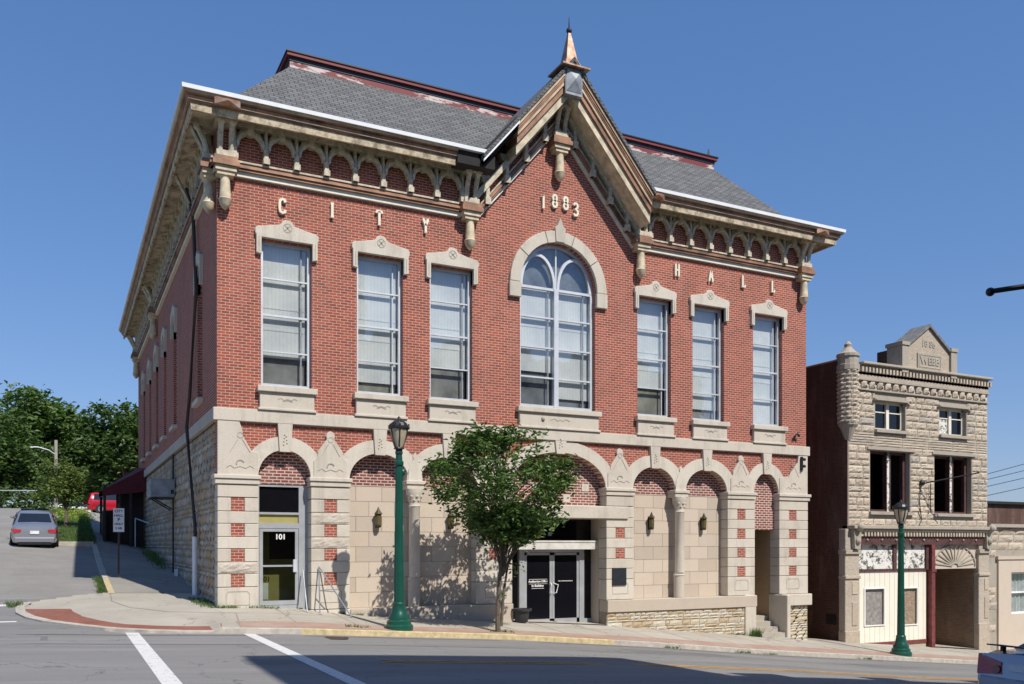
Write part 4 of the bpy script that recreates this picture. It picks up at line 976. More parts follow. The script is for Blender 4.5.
# ------------------------------------------------------------------ things on the hall
proto = thing('wall_lantern', '', 'lantern', (0, 0, 0), 'brass wall lanterns on the city hall')
B().box(-.05, .05, -.02, 0, -.2, .25).build('back_plate', 'black', proto)
b = B(); b.lathe([(.06, -.2), (.09, -.16), (.09, .18), (.13, .2), (.05, .3), (.01, .4)], 0, -.14, 6); b.build('lantern_frame', 'brass', proto)
b = B(); b.lathe([(.095, -.12), (.1, .14)], 0, -.14, 6); b.build('lantern_glass', 'lanternglass', proto)
B().tube([(0, -.02, .22), (0, -.14, .36)], .012, 5).build('hanger', 'black', proto)
allobjs = list(col.objects)
labs = ['brass wall lantern in the blind arch just right of door 101', 'brass wall lantern in the blind arch left of the street tree', 'brass wall lantern in the first blind arch right of the glass entrance doors', 'brass wall lantern in the blind arch beside the stair doorway at the right end']
for i, (x, z) in enumerate(((4.5, 2.3), (6.78, 2.28), (14.12, 2.32), (16.35, 2.32))):
    o = proto if i == 0 else copy_tree(proto)
    o.location = (x, .3, z); o['label'] = labs[i]
o = B().box(12.36, 12.9, -.14, -.1, .28, .85).build('plaque', 'bronze'); tag(recentre(o), 'dark bronze plaque on the stone pier right of the entrance doors', 'plaque')
# air conditioner box on the side wall
ac = thing('air_conditioner', 'grey metal air conditioner box sticking out of the rubble side wall', 'air conditioner', (-.4, 10.4, 3.3))
B().box(-.85, 0, 9.7, 11.2, 3.32, 3.98).build('cabinet', 'steelgrey', ac, bevel=.03); b = B()
b.box(-.16, -.06, 9.69, 9.7, 3.45, 3.6); b.box(-.83, -.03, 9.72, 11.18, 3.3, 3.32)  # includes a black sheet standing in for shade under the cabinet
b.build('panel_and_dark_underside', 'black', ac); B().tube([(-.7, 10.2, 3.3), (-.04, 10.2, 2.9)], .025, 5).tube([(-.7, 11, 3.3), (-.04, 11, 2.9)], .025, 5).build('support_bracket', 'black', ac)
# awning
aw = thing('awning', 'burgundy canvas awning on dark posts over the side entrance', 'awning', (-1, 25, 1.5))
vs = [(-.02, 22.3, 5.35), (-.02, 27, 5.75), (-1.95, 22.3, 4.25), (-1.95, 27, 4.45), (-1.95, 22.3, 3.95), (-1.95, 27, 4.15)]
B().add(vs+[(v[0], v[1], v[2]-.05) for v in vs], [(0, 1, 3, 2), (2, 3, 5, 4), (6, 8, 9, 7), (8, 10, 11, 9)]).add([(-.02, 22.3, 5.35), (-1.95, 22.3, 4.25), (-1.95, 22.3, 3.95), (-.02, 22.3, 4.2)], [(0, 1, 2, 3)]).build('canopy', 'awning', aw)
for x, y in ((-1.85, 22.4), (-1.85, 26.8), (-1.2, 22.4), (-.7, 22.4)): B().box(x-.06, x+.06, y-.06, y+.06, zside(x, y)-.1, 4.5).build('post', 'darkwood', aw)
B().box(-1.9, -.05, 23.2, 23.3, 1.2, 3.3).box(-1.3, -.05, 23.2, 23.3, 3.3, 4.5).box(-1.86, -1.8, 22.5, 26.7, 1.3, 3.2).build('screen_wall', 'darkwood', aw)
B().tube([(-.1, 19.5, 2.6), (-.5, 22.3, 2.9)], .03, 5).tube([(-.5, 22.3, 1.5), (-.5, 22.3, 2.9)], .03, 5).build('handrail', 'alu', aw)

# planter, handrail prop
pz = interp(ZF, 9.0)
pt = thing('planter', 'dark plastic urn planter standing beside the entrance doors', 'planter', (8.95, -.25, pz))
B().lathe([(.17, 0), (.2, .03), (.24, .32), (.31, .36), (.32, .42), (.28, .42), (.27, .36)], 8.95, -.25, 20, pz).build('pot', 'pot', pt, smooth=True)
B().lathe([(.01, .37), (.27, .38)], 8.95, -.25, 16, pz).build('soil', 'darkwood', pt)
rl = thing('handrail', 'thin grey metal handrail leaning at the stone pier beside door 101', 'handrail', (2.9, -.4, -.3))
B().tube([(2.68, -.15, 1.0), (2.62, -.5, zwalk(2.6, -.5))], .018, 6).tube([(2.68, -.15, 1.0), (2.75, -.16, .9), (3.35, -1.05, zwalk(3.3, -1))], .018, 6).tube([(2.66, -.3, .35), (3.0, -.55, .32)], .015, 6).tube([(2.30, .1, .9), (2.25, -.6, zwalk(2.2, -.6))], .018, 6).build('rail', 'steelgrey', rl)

# ------------------------------------------------------------------ street lamps
def lamp(x, y, zb, label):
    t = thing('street_lamp', label, 'street lamp', (x, y, zb), 'green street lamps')
    B().lathe([(.36, -.05), (.36, .08), (.31, .12), (.31, .2), (.26, .24), (.27, .3), (.2, .42), (.16, .62), (.17, .66), (.14, .7)], x, y, 16, zb).build('base', 'lampgreen', t, smooth=True)
    b = B(); n = 16; prof = [(.13, .68), (.088, 4.35)]
    vs = []
    for r, z in prof:
        for i in range(n*2):
            a = math.pi*i/n; rr = r*(1 if i % 2 else .9); vs.append((x+rr*math.cos(a), y+rr*math.sin(a), zb+z))
    m = 2*n; b.add(vs, [(i, (i+1) % m, m+(i+1) % m, m+i) for i in range(m)]); b.lathe([(.11, 4.3), (.12, 4.34), (.12, 4.4), (.09, 4.43), (.08, 4.6), (.1, 4.62), (.1, 4.66)], x, y, 12, zb); b.sphere((x+.1, y, zb+4.12), .07, 8, 1.4); b.build('post', 'lampgreen', t)
    b = B(); b.lathe([(.085, 4.58), (.09, 4.72), (.14, 4.74), (.12, 4.78)], x, y, 12, zb)
    for k in range(6):
        a = math.pi*k/3+.3; b.tube([(x+.11*math.cos(a), y+.11*math.sin(a), zb+4.77), (x+.2*math.cos(a), y+.2*math.sin(a), zb+5.02), (x+.245*math.cos(a), y+.245*math.sin(a), zb+5.27)], .014, 5)
    b.lathe([(.255, 5.25), (.275, 5.27), (.275, 5.33), (.24, 5.34), (.2, 5.42), (.1, 5.5), (.05, 5.52), (.04, 5.56), (.01, 5.6)], x, y, 14, zb)
    for k in range(6): a = math.pi*k/3+.3; b.sphere((x+.27*math.cos(a), y+.27*math.sin(a), zb+5.36), .025, 5)
    lh = b.build('lantern_head', 'black', t); B().lathe([(.105, 4.78), (.185, 5.02), (.235, 5.25)], x, y, 12, zb).build('lamp_glass', 'amber', lh, smooth=True)
    for ch in [o for o in bpy.data.objects if o.parent == t]: ch.scale.z = .965
    return t
lamp(4.0, -3.0, zwalk(4.0, -3.0)+.02, 'tall green street lamp in front of the arcade between door 101 and the street tree')
lamp(22.5, -2.95, zwalk(22.5, -2.95)+.02, 'tall green street lamp in front of the small stone building')

# sign on the side pavement
sx, sy = -1.95, 8.4; sz = zside(sx, sy)
sg = thing('parking_sign', 'white parking sign with blue lettering on a brown post by the side kerb', 'sign', (sx, sy, sz))
B().box(sx-.03, sx+.03, sy-.02, sy+.02, sz-.1, sz+2.5).build('post', 'brownpipe', sg)
sp_ = B().box(sx-.17, sx+.17, sy-.05, sy-.03, sz+1.55, sz+2.35).build('sign_panel', 'white', sg)
blue = plain('blue sign ink', (.04, .06, .25), .6)
for k, (tx, sc) in enumerate((('CITY', .12), ('HALL', .12), ('P', .16), ('ONLY', .10), ('2 HR', .10))): text(tx, sc, sx, sz+2.25-k*.145, sy-.052, 'lettering', blue, sp_, .002, bold=.004)

# ------------------------------------------------------------------ neighbour: small stone building
nb = thing('stone_building', 'small two storey rock faced stone building with turret, stepped pediment and boarded shopfront', 'building', (27, 0, -2.4))
X0, X1 = 23.2, 31.42
# upper facade backing with window openings
HW = [(24.68, 26.38, 6.13, 7.24), (28.4, 30.07, 6.13, 7.24), (24.4, 26.65, 2.92, 5.3), (28.1, 30.4, 2.9, 5.28)]
B().xz([[(X0, 2.3), (X1, 2.3), (X1, 8.3), (X0, 8.3)]]+[[(a, c), (b_, c), (b_, d), (a, d)] for a, b_, c, d in HW], .04, .5).build('stone_wall_core', 'rock_trim', nb)
b = B(); z = 2.34
rowz = []
while z < 8.0:
    h = .29 if rng.random() < .6 else .22
    if 5.36 < z < 5.95: h = .1
    if z+h > 7.98: h = 8.0-z
    if h > .03: rowz.append((z, z+h))
    z += h
for z0, z1 in rowz:
    spans = [(X0+.02, X1)]
    for a, b_, c, d in HW:
        c2, d2 = c-.13, d+.14
        if z1 > c2+.02 and z0 < d2-.02:
            ns = []
            for s0, s1 in spans:
                if a > s0 and b_ < s1: ns += [(s0, a-.02), (b_+.02, s1)]
                else: ns.append((s0, s1))
            spans = ns
    for s0, s1 in spans:
        u = s0
        while u < s1-.02:
            wd = min(rng.uniform(.35, .85) if z1-z0 > .15 else 1.5, s1-u)
            if s1-u-wd < .15: wd = s1-u
            b.rock(u+.01, u+wd-.01, z0+.01, z1-.008, lambda uu, zz, dd: (uu, .03-dd, zz), .045 if z1-z0 > .15 else .02, 6, 3); u += wd
b.build('rock_faced_wall', 'rock_tan', nb)
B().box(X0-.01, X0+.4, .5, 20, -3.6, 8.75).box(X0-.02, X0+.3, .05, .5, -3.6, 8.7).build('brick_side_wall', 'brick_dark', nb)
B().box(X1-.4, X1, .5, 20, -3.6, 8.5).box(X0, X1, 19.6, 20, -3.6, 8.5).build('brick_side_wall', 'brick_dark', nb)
B().box(X0+.4, X1-.4, .5, 19.6, 8.0, 8.1).build('flat_roof', 'tar', nb)
b = B(); b.box(X0-.03, X0+.45, .4, 20, 8.75, 8.83); b.box(X0+.6, X1+.1, -.2, .6, 8.58, 8.68); b.build('coping', 'rock_trim', nb, bevel=.02)
b = B(); b.box(X0+.4, X1, -.02, .5, 8.2, 8.58); b.box(X0+.4, X1, -.02, .1, 7.95, 8.3)
b.build('parapet', 'rock_tan', nb)
b = B(); x = X0+.6
while x < X1: b.box(x, x+.1, -.12, -.02, 8.3, 8.48); x += .19
b.build('dentils', 'rock_tan', nb)
b = B(); x = X0+.65
while x < X1-.1: b.rock(x, x+.3, 7.7, 7.96, lambda uu, zz, dd: (uu, -.04-dd, zz), .06, 2, 2); b.box(x, x+.3, -.04, .02, 7.7, 7.96); x += .44
b.build('checker_course', 'rock_tan', nb)
B().box(X0+.4, X1, -.07, .02, 7.98, 8.06).box(X0+.4, X1, -.06, 0, 7.6, 7.66).build('string_course', 'rock_trim', nb)
# pediment
b = B(); b.box(26.3, 28.98, -.05, .5, 8.5, 9.4); b.xz([(26.25, 9.4), (29.0, 9.4), (27.62, 10.42)], -.05, .5); b.build('pediment', 'rock_tan', nb)
for xa in (26.0, 28.9):
    b = B(); b.box(xa, xa+.36, -.14, .6, 8.45, 9.6); b.box(xa-.04, xa+.4, -.18, .65, 9.54, 9.68); b.build('pediment_pier', 'rock_trim', nb)
b = B(); b.xz([(26.3, 9.48), (27.64, 10.42), (27.64, 10.54), (26.3, 9.6)], -.14, .8); b.xz([(27.64, 10.42), (28.9, 9.48), (28.9, 9.6), (27.64, 10.54)], -.14, .8); b.build('pediment_coping', 'lead', nb)
B().box(26.02, 28.95, .6, 1.1, 8.3, 9.45).build('pediment_back', 'brick_dark', nb)
b = B(); b.box(26.95, 28.35, -.1, -.05, 8.72, 9.32); b.build('name_panel', 'rock_trim', nb)
b = B(); b.bar([(27.02, 8.78), (28.28, 8.78), (28.28, 9.26), (27.02, 9.26)], .03, -.115, -.1, closed=True); b.build('panel_border', 'rock_tan', nb)
text('WEBB', .42, 27.65, 9.02, -.115, 'name_lettering', 'carved', nb, .01, bold=.01); text('18 86', .36, 27.62, 9.72, -.06, 'date_lettering', 'carved', nb, .01, bold=.006)
# turret
b = B(); b.lathe([(.03, 5.5), (.1, 5.62), (.3, 6.1), (.37, 6.2), (.37, 8.35)], X0+.08, .1, 14, 0); b.lathe([(.42, 8.3), (.42, 8.5), (.38, 8.52), (.38, 8.8), (.43, 8.82), (.43, 8.92), (.3, 9.0), (.16, 9.15), (.13, 9.2), (.15, 9.3), (.05, 9.42)], X0+.08, .1, 14, 0)
o = b.build('turret', 'rock_trim', nb)
b = B()
for k in range(13):
    zz = 6.25+k*.16
    for i in range(9):
        a0_, a1_ = math.pi*2*i/9+.2*(k % 2), math.pi*2*(i+1)/9+.2*(k % 2)
        b.rock(a0_+.02, a1_-.02, zz+.008, zz+.152, lambda u, z_, d: (X0+.08+(.375+d)*math.cos(u), .1+(.375+d)*math.sin(u), z_), .06, 2, 1)
b.build('turret_stones', 'rock_tan', nb)
# windows
for k, (a, c_, z0, z1) in enumerate(HW[:2]):
    b = B(); b.box(a, a+.08, .2, .3, z0, z1); b.box(c_-.08, c_, .2, .3, z0, z1); b.box(a, c_, .2, .3, z0, z0+.08); b.box(a, c_, .2, .3, z1-.08, z1); m = (a+c_)/2; b.box(m-.08, m+.08, .17, .3, z0, z1)
    b.box(a+.08, c_-.08, .22, .28, z1-.42, z1-.38)
    wn = b.build('window', 'bandwhite', nb); B().box(a+.05, c_-.05, .25, .26, z0, z1).build('pane', 'glass_dark', wn)
    if k == 1: B().box(a+.1, m-.1, .235, .245, z0+.1, z1-.45).build('board', 'peelwhite', wn)
    b = B(); b.box(a-.12, c_+.12, -.09, .25, z1+.02, z1+.10); b.sphere((a-.15, -.1, z1+.05), .07, 6); b.sphere((c_+.15, -.1, z1+.05), .07, 6); b.build('lintel', 'rock_trim', nb); B().box(a-.05, c_+.05, -.1, .25, z0-.12, z0).build('sill', 'rock_trim', nb)
for k, (a, c_, z0, z1) in enumerate(HW[2:]):
    b = B(); b.box(a, a+.1, .25, .4, z0, z1); b.box(c_-.16, c_, .25, .4, z0, z1); b.box(a+.1, c_-.16, .25, .4, z1-.1, z1); b.box(a+.1, c_-.16, .25, .4, z0, z0+.08); m = (a+c_)/2; b.box(m-.02, m+.22, .2, .4, z0, z1)
    fr = b.build('window', 'maroon_dark', nb)
    B().box(m-.0, m+.12, .19, .2, z0, z1).build('peeling_mullion', 'peelwhite', fr); B().box(a-.4, c_+.4, 2.2, 2.25, z0-.5, z1+.3).build('room_dark_sheet', 'dark', fr)  # flat black sheet painted for the unlit room behind the open window
    B().box(a-.1, c_+.1, -.1, .3, z0-.13, z0-.02).build('sill', 'rock_trim', nb); B().box(a-.2, c_+.2, -.05, .02, z1+.02, z1+.12).build('lintel', 'rock_trim', nb)
# shopfront
b = B(); b.box(X0-.02, X1+.12, -.32, .3, 2.22, 2.36); b.box(X0+.3, X1-.1, -.24, .3, 2.12, 2.22); b.build('shop_cornice', 'rock_trim', nb, bevel=.02)
b = B(); x = X0+.65
while x < X1-.45: b.box(x, x+.09, -.2, .05, 1.98, 2.12); x += .17
b.box(X0+.5, X1-.4, -.14, .1, 1.94, 2.12)
b.build('shop_dentils', 'rock_tan', nb)
b = B(); b.box(X0+.5, X1-.4, -.08, .25, 1.62, 1.95); b.build('shop_beam', 'maroon_dark', nb)
b = B()
for k in range(9): b.sphere((X0+.9+k*.8, -.1, 1.8), .045, 6)
b.build('beam_rosette', 'rock_trim', nb)
for x0, x1 in ((X0-.2, X0+.55), (X1-.62, X1+.05)):
    b = B(); b.box(x0, x1, -.02, .3, -3.4, 1.3); b.box(x0-.04, x1+.04, -.1, .3, 1.25, 1.42); b.box(x0, x1, -.03, .3, 1.42, 2.22); b.box(x0-.03, x1+.03, -.08, .3, .3, .42); b.box(x0-.02, x1+.02, -.05, .3, -3.4, -1.7)
    b.box(x0+.35, x1-.1, -.05, 0, -1.5, -.6); b.box(x0+.35, x1-.1, -.05, 0, -.3, .2); b.build('shop_pilaster', 'rock_tan', nb, bevel=.015)
    b = B(); m = (x0+x1)/2+.1; b.xz([(m-.15, 1.45), (m+.15, 1.45), (m+.2, 2.2), (m-.2, 2.2)], -.2, 0); b.sphere((m, -.3, 2.3), .16, 8); b.sphere((m, -.18, 1.75), .14, 8); b.build('console', 'rock_trim', nb)
b = B(); b.box(X0+.55, 27.75, .1, .2, .66, 1.62); b.build('transom_panel', 'peelwhite', nb)
b = B(); b.box(25.72, 25.9, .04, .2, .6, 1.62); b.box(X0+.5, 27.75, .05, .2, .56, .66); b.box(27.6, 27.75, .02, .2, .6, 1.62); b.build('transom_frame', 'maroon_dark', nb)
b = B().xz([[(X0+.55, -2.2), (27.68, -2.28), (27.68, .57), (X0+.55, .57)], [(24.15, -1.55), (25.25, -1.55), (25.25, -.1), (24.15, -.1)], [(26.05, -1.6), (27.15, -1.6), (27.15, -.12), (26.05, -.12)]], .1, .18); b.build('siding', 'ivory', nb)
B().box(24.1, 25.3, .16, .17, -1.6, -.05).build('boarded_window', 'woodgrey', nb); B().box(26.0, 27.2, .16, .17, -1.65, -.1).build('boarded_window', 'osb', nb)
b = B(); b.bar([(24.15, -1.55), (25.25, -1.55), (25.25, -.1), (24.15, -.1)], .07, .06, .1, closed=True); b.bar([(26.05, -1.6), (27.15, -1.6), (27.15, -.12), (26.05, -.12)], .07, .06, .1, closed=True); b.build('window_trim', 'white', nb)
B().box(X0+.5, 27.7, .08, .2, -2.36, -2.22).build('base_board', 'maroon', nb); B().box(X0+.5, 27.7, .12, .25, -3.2, -2.36).build('base_masonry', 'rock_tan', nb)
b = B(); b.box(27.78, 27.98, -.1, .15, -2.75, 1.62); b.box(27.72, 28.04, -.14, .17, -2.9, -2.55); b.box(27.74, 28.02, -.13, .16, .5, .62); b.build('iron_post', 'maroon', nb)
# sunburst panel
b = B().box(28.05, X1-.6, .1, .2, .62, 1.62); b.build('sunburst_panel', 'fan', nb)
b = B(); c = 29.42
for k in range(13):
    a = R(8+k*164/12); p = (c+.22*math.cos(a), .72+.15*math.sin(a)); q_ = (c+1.22*math.cos(a), .72+.84*math.sin(a)); b.bar([p, q_], .05, .06, .1)
b.bar(arc(c, .72, 1.28, .88, 0, 180, 20), .05, .05, .1); b.bar(arc(c, .72, .2, .14, 0, 180, 8), .05, .05, .1); b.build('sunburst_rays', 'rock_trim', nb)
b = B(); b.box(28.0, 28.05, .2, 2.4, -3.2, 1.7); b.box(28.0, 31.0, 2.4, 2.5, -3.2, 1.7); b.box(30.75, 30.85, .2, 2.4, -3.2, 1.7); b.box(28, 30.9, .2, 2.4, .62, .7); b.build('entry_recess', 'brick_buff', nb)
b = B(); b.box(28.0, 28.5, 2.1, 2.4, -2.7, .5); b.build('side_door', 'darkwood', nb); b = B(); b.box(28.5, 28.62, 2.0, 2.4, -2.7, .62); b.build('door_post', 'ivory', nb)
tag(sheet('shop_entry_floor', [28, 29.5, 31], [-.05, 1, 2.4], lambda x, y: interp(ZF, x)+.03, 'concrete'), kind='structure')
# wall vent hole in shaded side wall
B().box(X0-.03, X0, .6, 1.1, -1.5, -1.1).build('wall_vent', 'black', nb)
# lamp arm & cable
wa = thing('sign_bracket', 'thin iron sign arm projecting from the stone wall between the tall dark windows', 'bracket', (27.3, -.05, 3.9))
B().tube([(27.25, .0, 4.05), (27.3, -.25, 4.1), (28.6, -1.6, 4.45)], .03, 6).sphere((27.25, -.05, 4.1), .12, 8).build('arm', 'black', wa)
B().tube([(27.2, -.03, 3.95), (27.1, -.05, 3.3), (27.25, -.04, 2.6), (27.1, -.04, 2.4)], .02, 5).tube([(27.75, -.06, 4.1), (27.75, -.06, 2.95)], .02, 5).build('cable', 'wire', wa)

# low stone building on the right
lb = thing('low_building', 'low pale stone building with white curtained window at the right edge', 'building', (36, 0, -3))
B().xz([[(31.44, -5.2), (46, -5.2), (46, 2.36), (31.44, 2.36)], [(32.95, -1.4), (34.9, -1.4), (34.9, .42), (32.95, .42)], [(37, -1.6), (39, -1.6), (39, .42), (37, .42)], [(40.5, -4.3), (42, -4.3), (42, .3), (40.5, .3)]], .06, .4).build('wall_core', 'rock_trim', lb)
b = B(); z = -5; 
while z < 2.3:
    h = .32; h = min(h, 2.34-z); u = 31.46
    while u < 45.9:
        wd = min(rng.uniform(.5, 1.1), 45.9-u)
        if not (u+wd > 32.1 and z < 1.1 and u < 43): b.rock(u+.008, u+wd-.008, z+.008, z+h-.008, lambda uu, zz, d: (uu, .05-d, zz), .05, 4, 2)
        u += wd
    z += h
b.build('rock_faced_wall', 'rock_tan', lb)
b = B(); b.xz([[(32.1, -5), (43, -5), (43, 1.05), (32.1, 1.05)], [(32.95, -1.4), (34.9, -1.4), (34.9, .42), (32.95, .42)], [(37, -1.6), (39, -1.6), (39, .42), (37, .42)], [(40.5, -4.3), (42, -4.3), (42, .3), (40.5, .3)]], -.02, .07); b.box(32.0, 43.1, -.07, .05, .98, 1.12); b.build('stone_surround', 'stone_pink', lb)
B().box(31.44, 46, -.12, .5, 2.36, 2.5).build('coping', 'rock_trim', lb)
B().box(31.5, 46, .4, 14, 1.9, 2.0).box(45.6, 46, .4, 14, -5, 2.3).build('flat_roof', 'tar', lb)
for a, c_ in ((32.95, 34.9), (37, 39)):
    b = B(); b.box(a, a+.08, .15, .25, -1.4, .42); b.box(c_-.08, c_, .15, .25, -1.4, .42); b.box(a+.08, c_-.08, .15, .25, -.5, -.43); b.box(a+.08, c_-.08, .15, .25, .34, .42); b.box(a+.08, c_-.08, .15, .25, -1.4, -1.32)
    wn = b.build('window', 'white', lb); B().box(a, c_, .2, .205, -1.4, .42).build('pane', 'glass', wn)
    cb_ = B(); n = 24
    vs = [(a+(c_-a)*i/n, .3+.04*math.sin(i*1.9), zz) for zz in (-1.4, .42) for i in range(n+1)]; cb_.add(vs, [(i, i+1, n+2+i, n+1+i) for i in range(n)]); cb_.build('curtain', 'curtain', wn)
B().box(40.5, 42, .2, .3, -4.3, .3).build('door', 'darkwood', lb)
db = thing('dark_building', 'dark brown flat roofed building rising behind the low stone building', 'building', (42, 15, -2))
B().box(33.5, 55, 9, 22, -5, 4.0).build('wall', 'brick_dark', db); B().box(33.3, 55.2, 8.8, 22.2, 4.0, 4.15).build('roof_edge', 'tar', db)

# power lines in the distance and their poles
WL = [((47.99, 15.55, 5.33), (74.77, 16.55, 10.84)), ((47.99, 15.55, 5.08), (74.77, 16.55, 10.0)), ((47.99, 15.55, 4.66), (74.77, 16.55, 9.28)), ((48.14, 15.47, 4.12), (74.52, 16.68, 8.37))]
for k, (pa, pb) in enumerate(WL):
    P = [(pa[0]+(pb[0]-pa[0])*i/12, pa[1]+(pb[1]-pa[1])*i/12, pa[2]+(pb[2]-pa[2])*i/12) for i in range(13)]
    o = B().tube(P, .022, 4).build('power_line', 'wire')
    tag(recentre(o), ['topmost', 'second from top', 'third from top', 'lowest'][k]+' of the thin power lines right of the stone building', 'cable', 'power lines right of the stone building')
pp = thing('utility_pole', 'wooden utility pole carrying the right hand power lines, outside the right edge', 'pole', (74.77, 16.55, -5)); B().tube([(74.77, 16.55, -6), (74.77, 16.55, 11.24)], .15, 8, .1).build('post', 'pole', pp); B().box(73.77, 75.77, 16.490000000000002, 16.61, 10.74, 10.86).build('crossarm', 'pole', pp)
pp = thing('utility_pole', 'wooden utility pole hidden behind the stone building', 'pole', (47.99, 15.55, 0)); B().tube([(47.99, 15.55, -3), (47.99, 15.55, 5.63)], .15, 8, .1).build('post', 'pole', pp); B().box(46.99, 48.99, 15.49, 15.610000000000001, 5.23, 5.35).build('crossarm', 'pole', pp)

# mast arm entering at the upper right
ma = thing('signal_mast', 'black mast arm with ball tip reaching in at the upper right edge', 'mast', (16, -22, -1.5))
B().tube([(9.46, -15.38, 5.61), (10.2, -16.2, 5.68), (12.5, -18.7, 5.95)], .042, 8).build('mast_arm', 'black', ma); B().sphere((9.44, -15.36, 5.6), .07, 8).build('ball_tip', 'black', ma)
B().tube([(12.5, -18.7, zroad(12.5)+.1), (12.5, -18.7, 6.6)], .09, 10, .06).build('post', 'black', ma)

# building across the street that shades the carriageway (outside the frame)
ob = thing('corner_building', 'tall brick building across the street whose shadow falls on the carriageway', 'building', (12, -28, -1))
B().box(2.2, 11.0, -36, -21.7, -3, 15.8).build('wall', 'brick_dark', ob); B().box(11.0, 34, -36, -21.7, -4, 12.7).build('wall', 'brick_dark', ob)
b = B().box(2.3, 10.9, -21.9, -21.5, 15.8, 16.1)
for q_ in ((2.0, 2.6, 14.3), (1.85, 2.3, 12.4), (2.05, 2.4, 13.2), (3.2, 3.7, 16.25), (5.5, 5.8, 16.2)): b.box(q_[0], q_[1], -22.2, -21.6, 11 if q_[2] < 15 else 15.8, q_[2])  # lumps added to the roofline to break up its shadow edge on the road
b.build('cornice_shadow_lumps', 'rock_trim', ob)
b = B()
for k in range(7):
    for zz in (2.5, 7, 11): 
        b.box(3+k*4.2, 4.4+k*4.2, -21.68, -21.6, zz, zz+2.2)
b.build('window', 'glass_dark', ob)

# ------------------------------------------------------------------ foliage
def rotm(rg): return Matrix.Rotation(rg.uniform(0, 6.28), 3, 'Z') @ Matrix.Rotation(rg.gauss(0, .7), 3, 'X') @ Matrix.Rotation(rg.gauss(0, .5), 3, 'Y')
def leaves(b, c, n, spread, size, rg, droop=0):
    for _ in range(n):
        p = Vector((c[0]+rg.gauss(0, spread), c[1]+rg.gauss(0, spread), c[2]+rg.gauss(0, spread*.75)))
        m = rotm(rg); s = size*rg.uniform(.6, 1.25); w_ = s*.45
        q = [m @ Vector(v) for v in ((-s*.5, 0, 0), (0, -w_*.5, s*.08), (s*.5, 0, -s*.1), (0, w_*.5, s*.08))]
        n0 = len(b.v); b.v += [tuple(p+v) for v in q]; b.f.append((n0, n0+1, n0+2, n0+3))
# street tree
tx, ty = 6.87, -2.95; tz = zwalk(tx, ty); rg = random.Random(11)
tr = thing('street_tree', 'small leafy street tree growing from the pavement before the entrance', 'tree', (tx, ty, tz))
b = B()
b.tube([(tx-.04, ty, tz-.1), (tx-.05, ty, tz+.6), (tx+.02, ty+.02, tz+1.4), (tx+.1, ty, tz+2.3), (tx+.1, ty, tz+3.2), (tx+.15, ty, tz+4.6)], .08, 8, .025)
b.tube([(tx+.06, ty, tz+.15), (tx+.1, ty-.03, tz+.9), (tx+.22, ty, tz+1.6), (tx+.42, ty, tz+2.3), (tx+.9, ty, tz+3.4)], .042, 7, .018)
clumps = []
def prof(z):  # crown half-width at height above tz
    return interp([(1.7, .15), (2.1, .35), (2.6, .7), (3.1, 1.35), (3.6, 1.9), (4.1, 2.05), (4.6, 1.85), (5.0, 1.4), (5.3, .85), (5.55, .3)], z)
for k in range(370):
    z = rg.uniform(2.45, 5.3); r = prof(z)*math.sqrt(rg.uniform(.1, 1))*rg.uniform(.8, 1.08); a = rg.uniform(0, 6.283)
    cx_ = tx+.2+r*math.cos(a)*1.1-.05*(z-3); cy_ = ty+r*math.sin(a)*.95
    if noise.noise(Vector((cx_*1.1, cy_*1.1, z*1.1))) < -.13 and k > 20: continue
    clumps.append((cx_, cy_, tz+z))
for i, c in enumerate(clumps):
    if i % 3 == 0: b.tube([(tx+.1, ty, max(tz+1.5, c[2]-1.2)), ((tx+c[0])/2, (ty+c[1])/2, c[2]-.45), c], .022, 4, .007)
b.build('trunk', 'bark', tr)
b = B()
for c in clumps: leaves(b, c, rg.randint(30, 54), rg.uniform(.12, .2), .18, rg)
for k in range(16):   # upright shoots on top
    a = rg.uniform(0, 6.28); r = rg.uniform(.2, 1.6); x, y = tx+r*math.cos(a), ty+r*math.sin(a)*.8
    zt_ = tz+5.2-r*.25; 
    for j in range(5): leaves(b, (x+.03*j, y, zt_+j*.1), 4, .05, .14, rg)
leaves(b, (tx+.1, ty-.05, tz+.95), 14, .07, .12, rg); leaves(b, (tx+.3, ty-.05, tz+1.8), 60, .16, .14, rg)
b.build('crown', 'leaf_street', tr)

def tree(name, label, cat, loc, h, rx, ry, mat, nclump, nleaf, size, seed, trunkh=.25, group=None, shape=1.0, spread=.09):
    rg = random.Random(seed); x, y, z = loc; t = thing(name, label, cat, loc, group)
    b = B(); b.tube([(x, y, z-.3), (x+.1, y, z+h*.3), (x-.1, y+.1, z+h*.65), (x, y, z+h*.85)], h*.028, 8, h*.006)
    L = []
    lobes = [(rg.uniform(-.5, .5)*rx, rg.uniform(-.5, .5)*ry, h*(trunkh+(1-trunkh)*rg.uniform(.3, .8)), rg.uniform(.4, .62)) for _ in range(9)]+[(0, 0, h*.55, .7), (0, 0, h*.82, .35)]
    for k in range(nclump):
        lx, ly, lz, lr = rg.choice(lobes)
        a = rg.uniform(0, 6.28); e = math.asin(rg.uniform(-.7, 1)); q = rg.uniform(.65, 1.05)
        c = (x+lx+rx*lr*q*math.cos(a)*math.cos(e), y+ly+ry*lr*q*math.sin(a)*math.cos(e), z+min(h*.98, max(h*trunkh*.8, lz+h*.42*lr*q*math.sin(e))))
        L.append(c)
    for i, c in enumerate(L[::6]): b.tube([(x, y, z+h*.3), ((x+c[0])/2, (y+c[1])/2, (z+h*.3+c[2])/2+.3), c], h*.008, 4, h*.002)
    b.build('trunk', 'bark', t)
    b = B()
    for c in L: leaves(b, c, nleaf, spread*rx, size, rg)
    b.build('crown', mat, t); return t
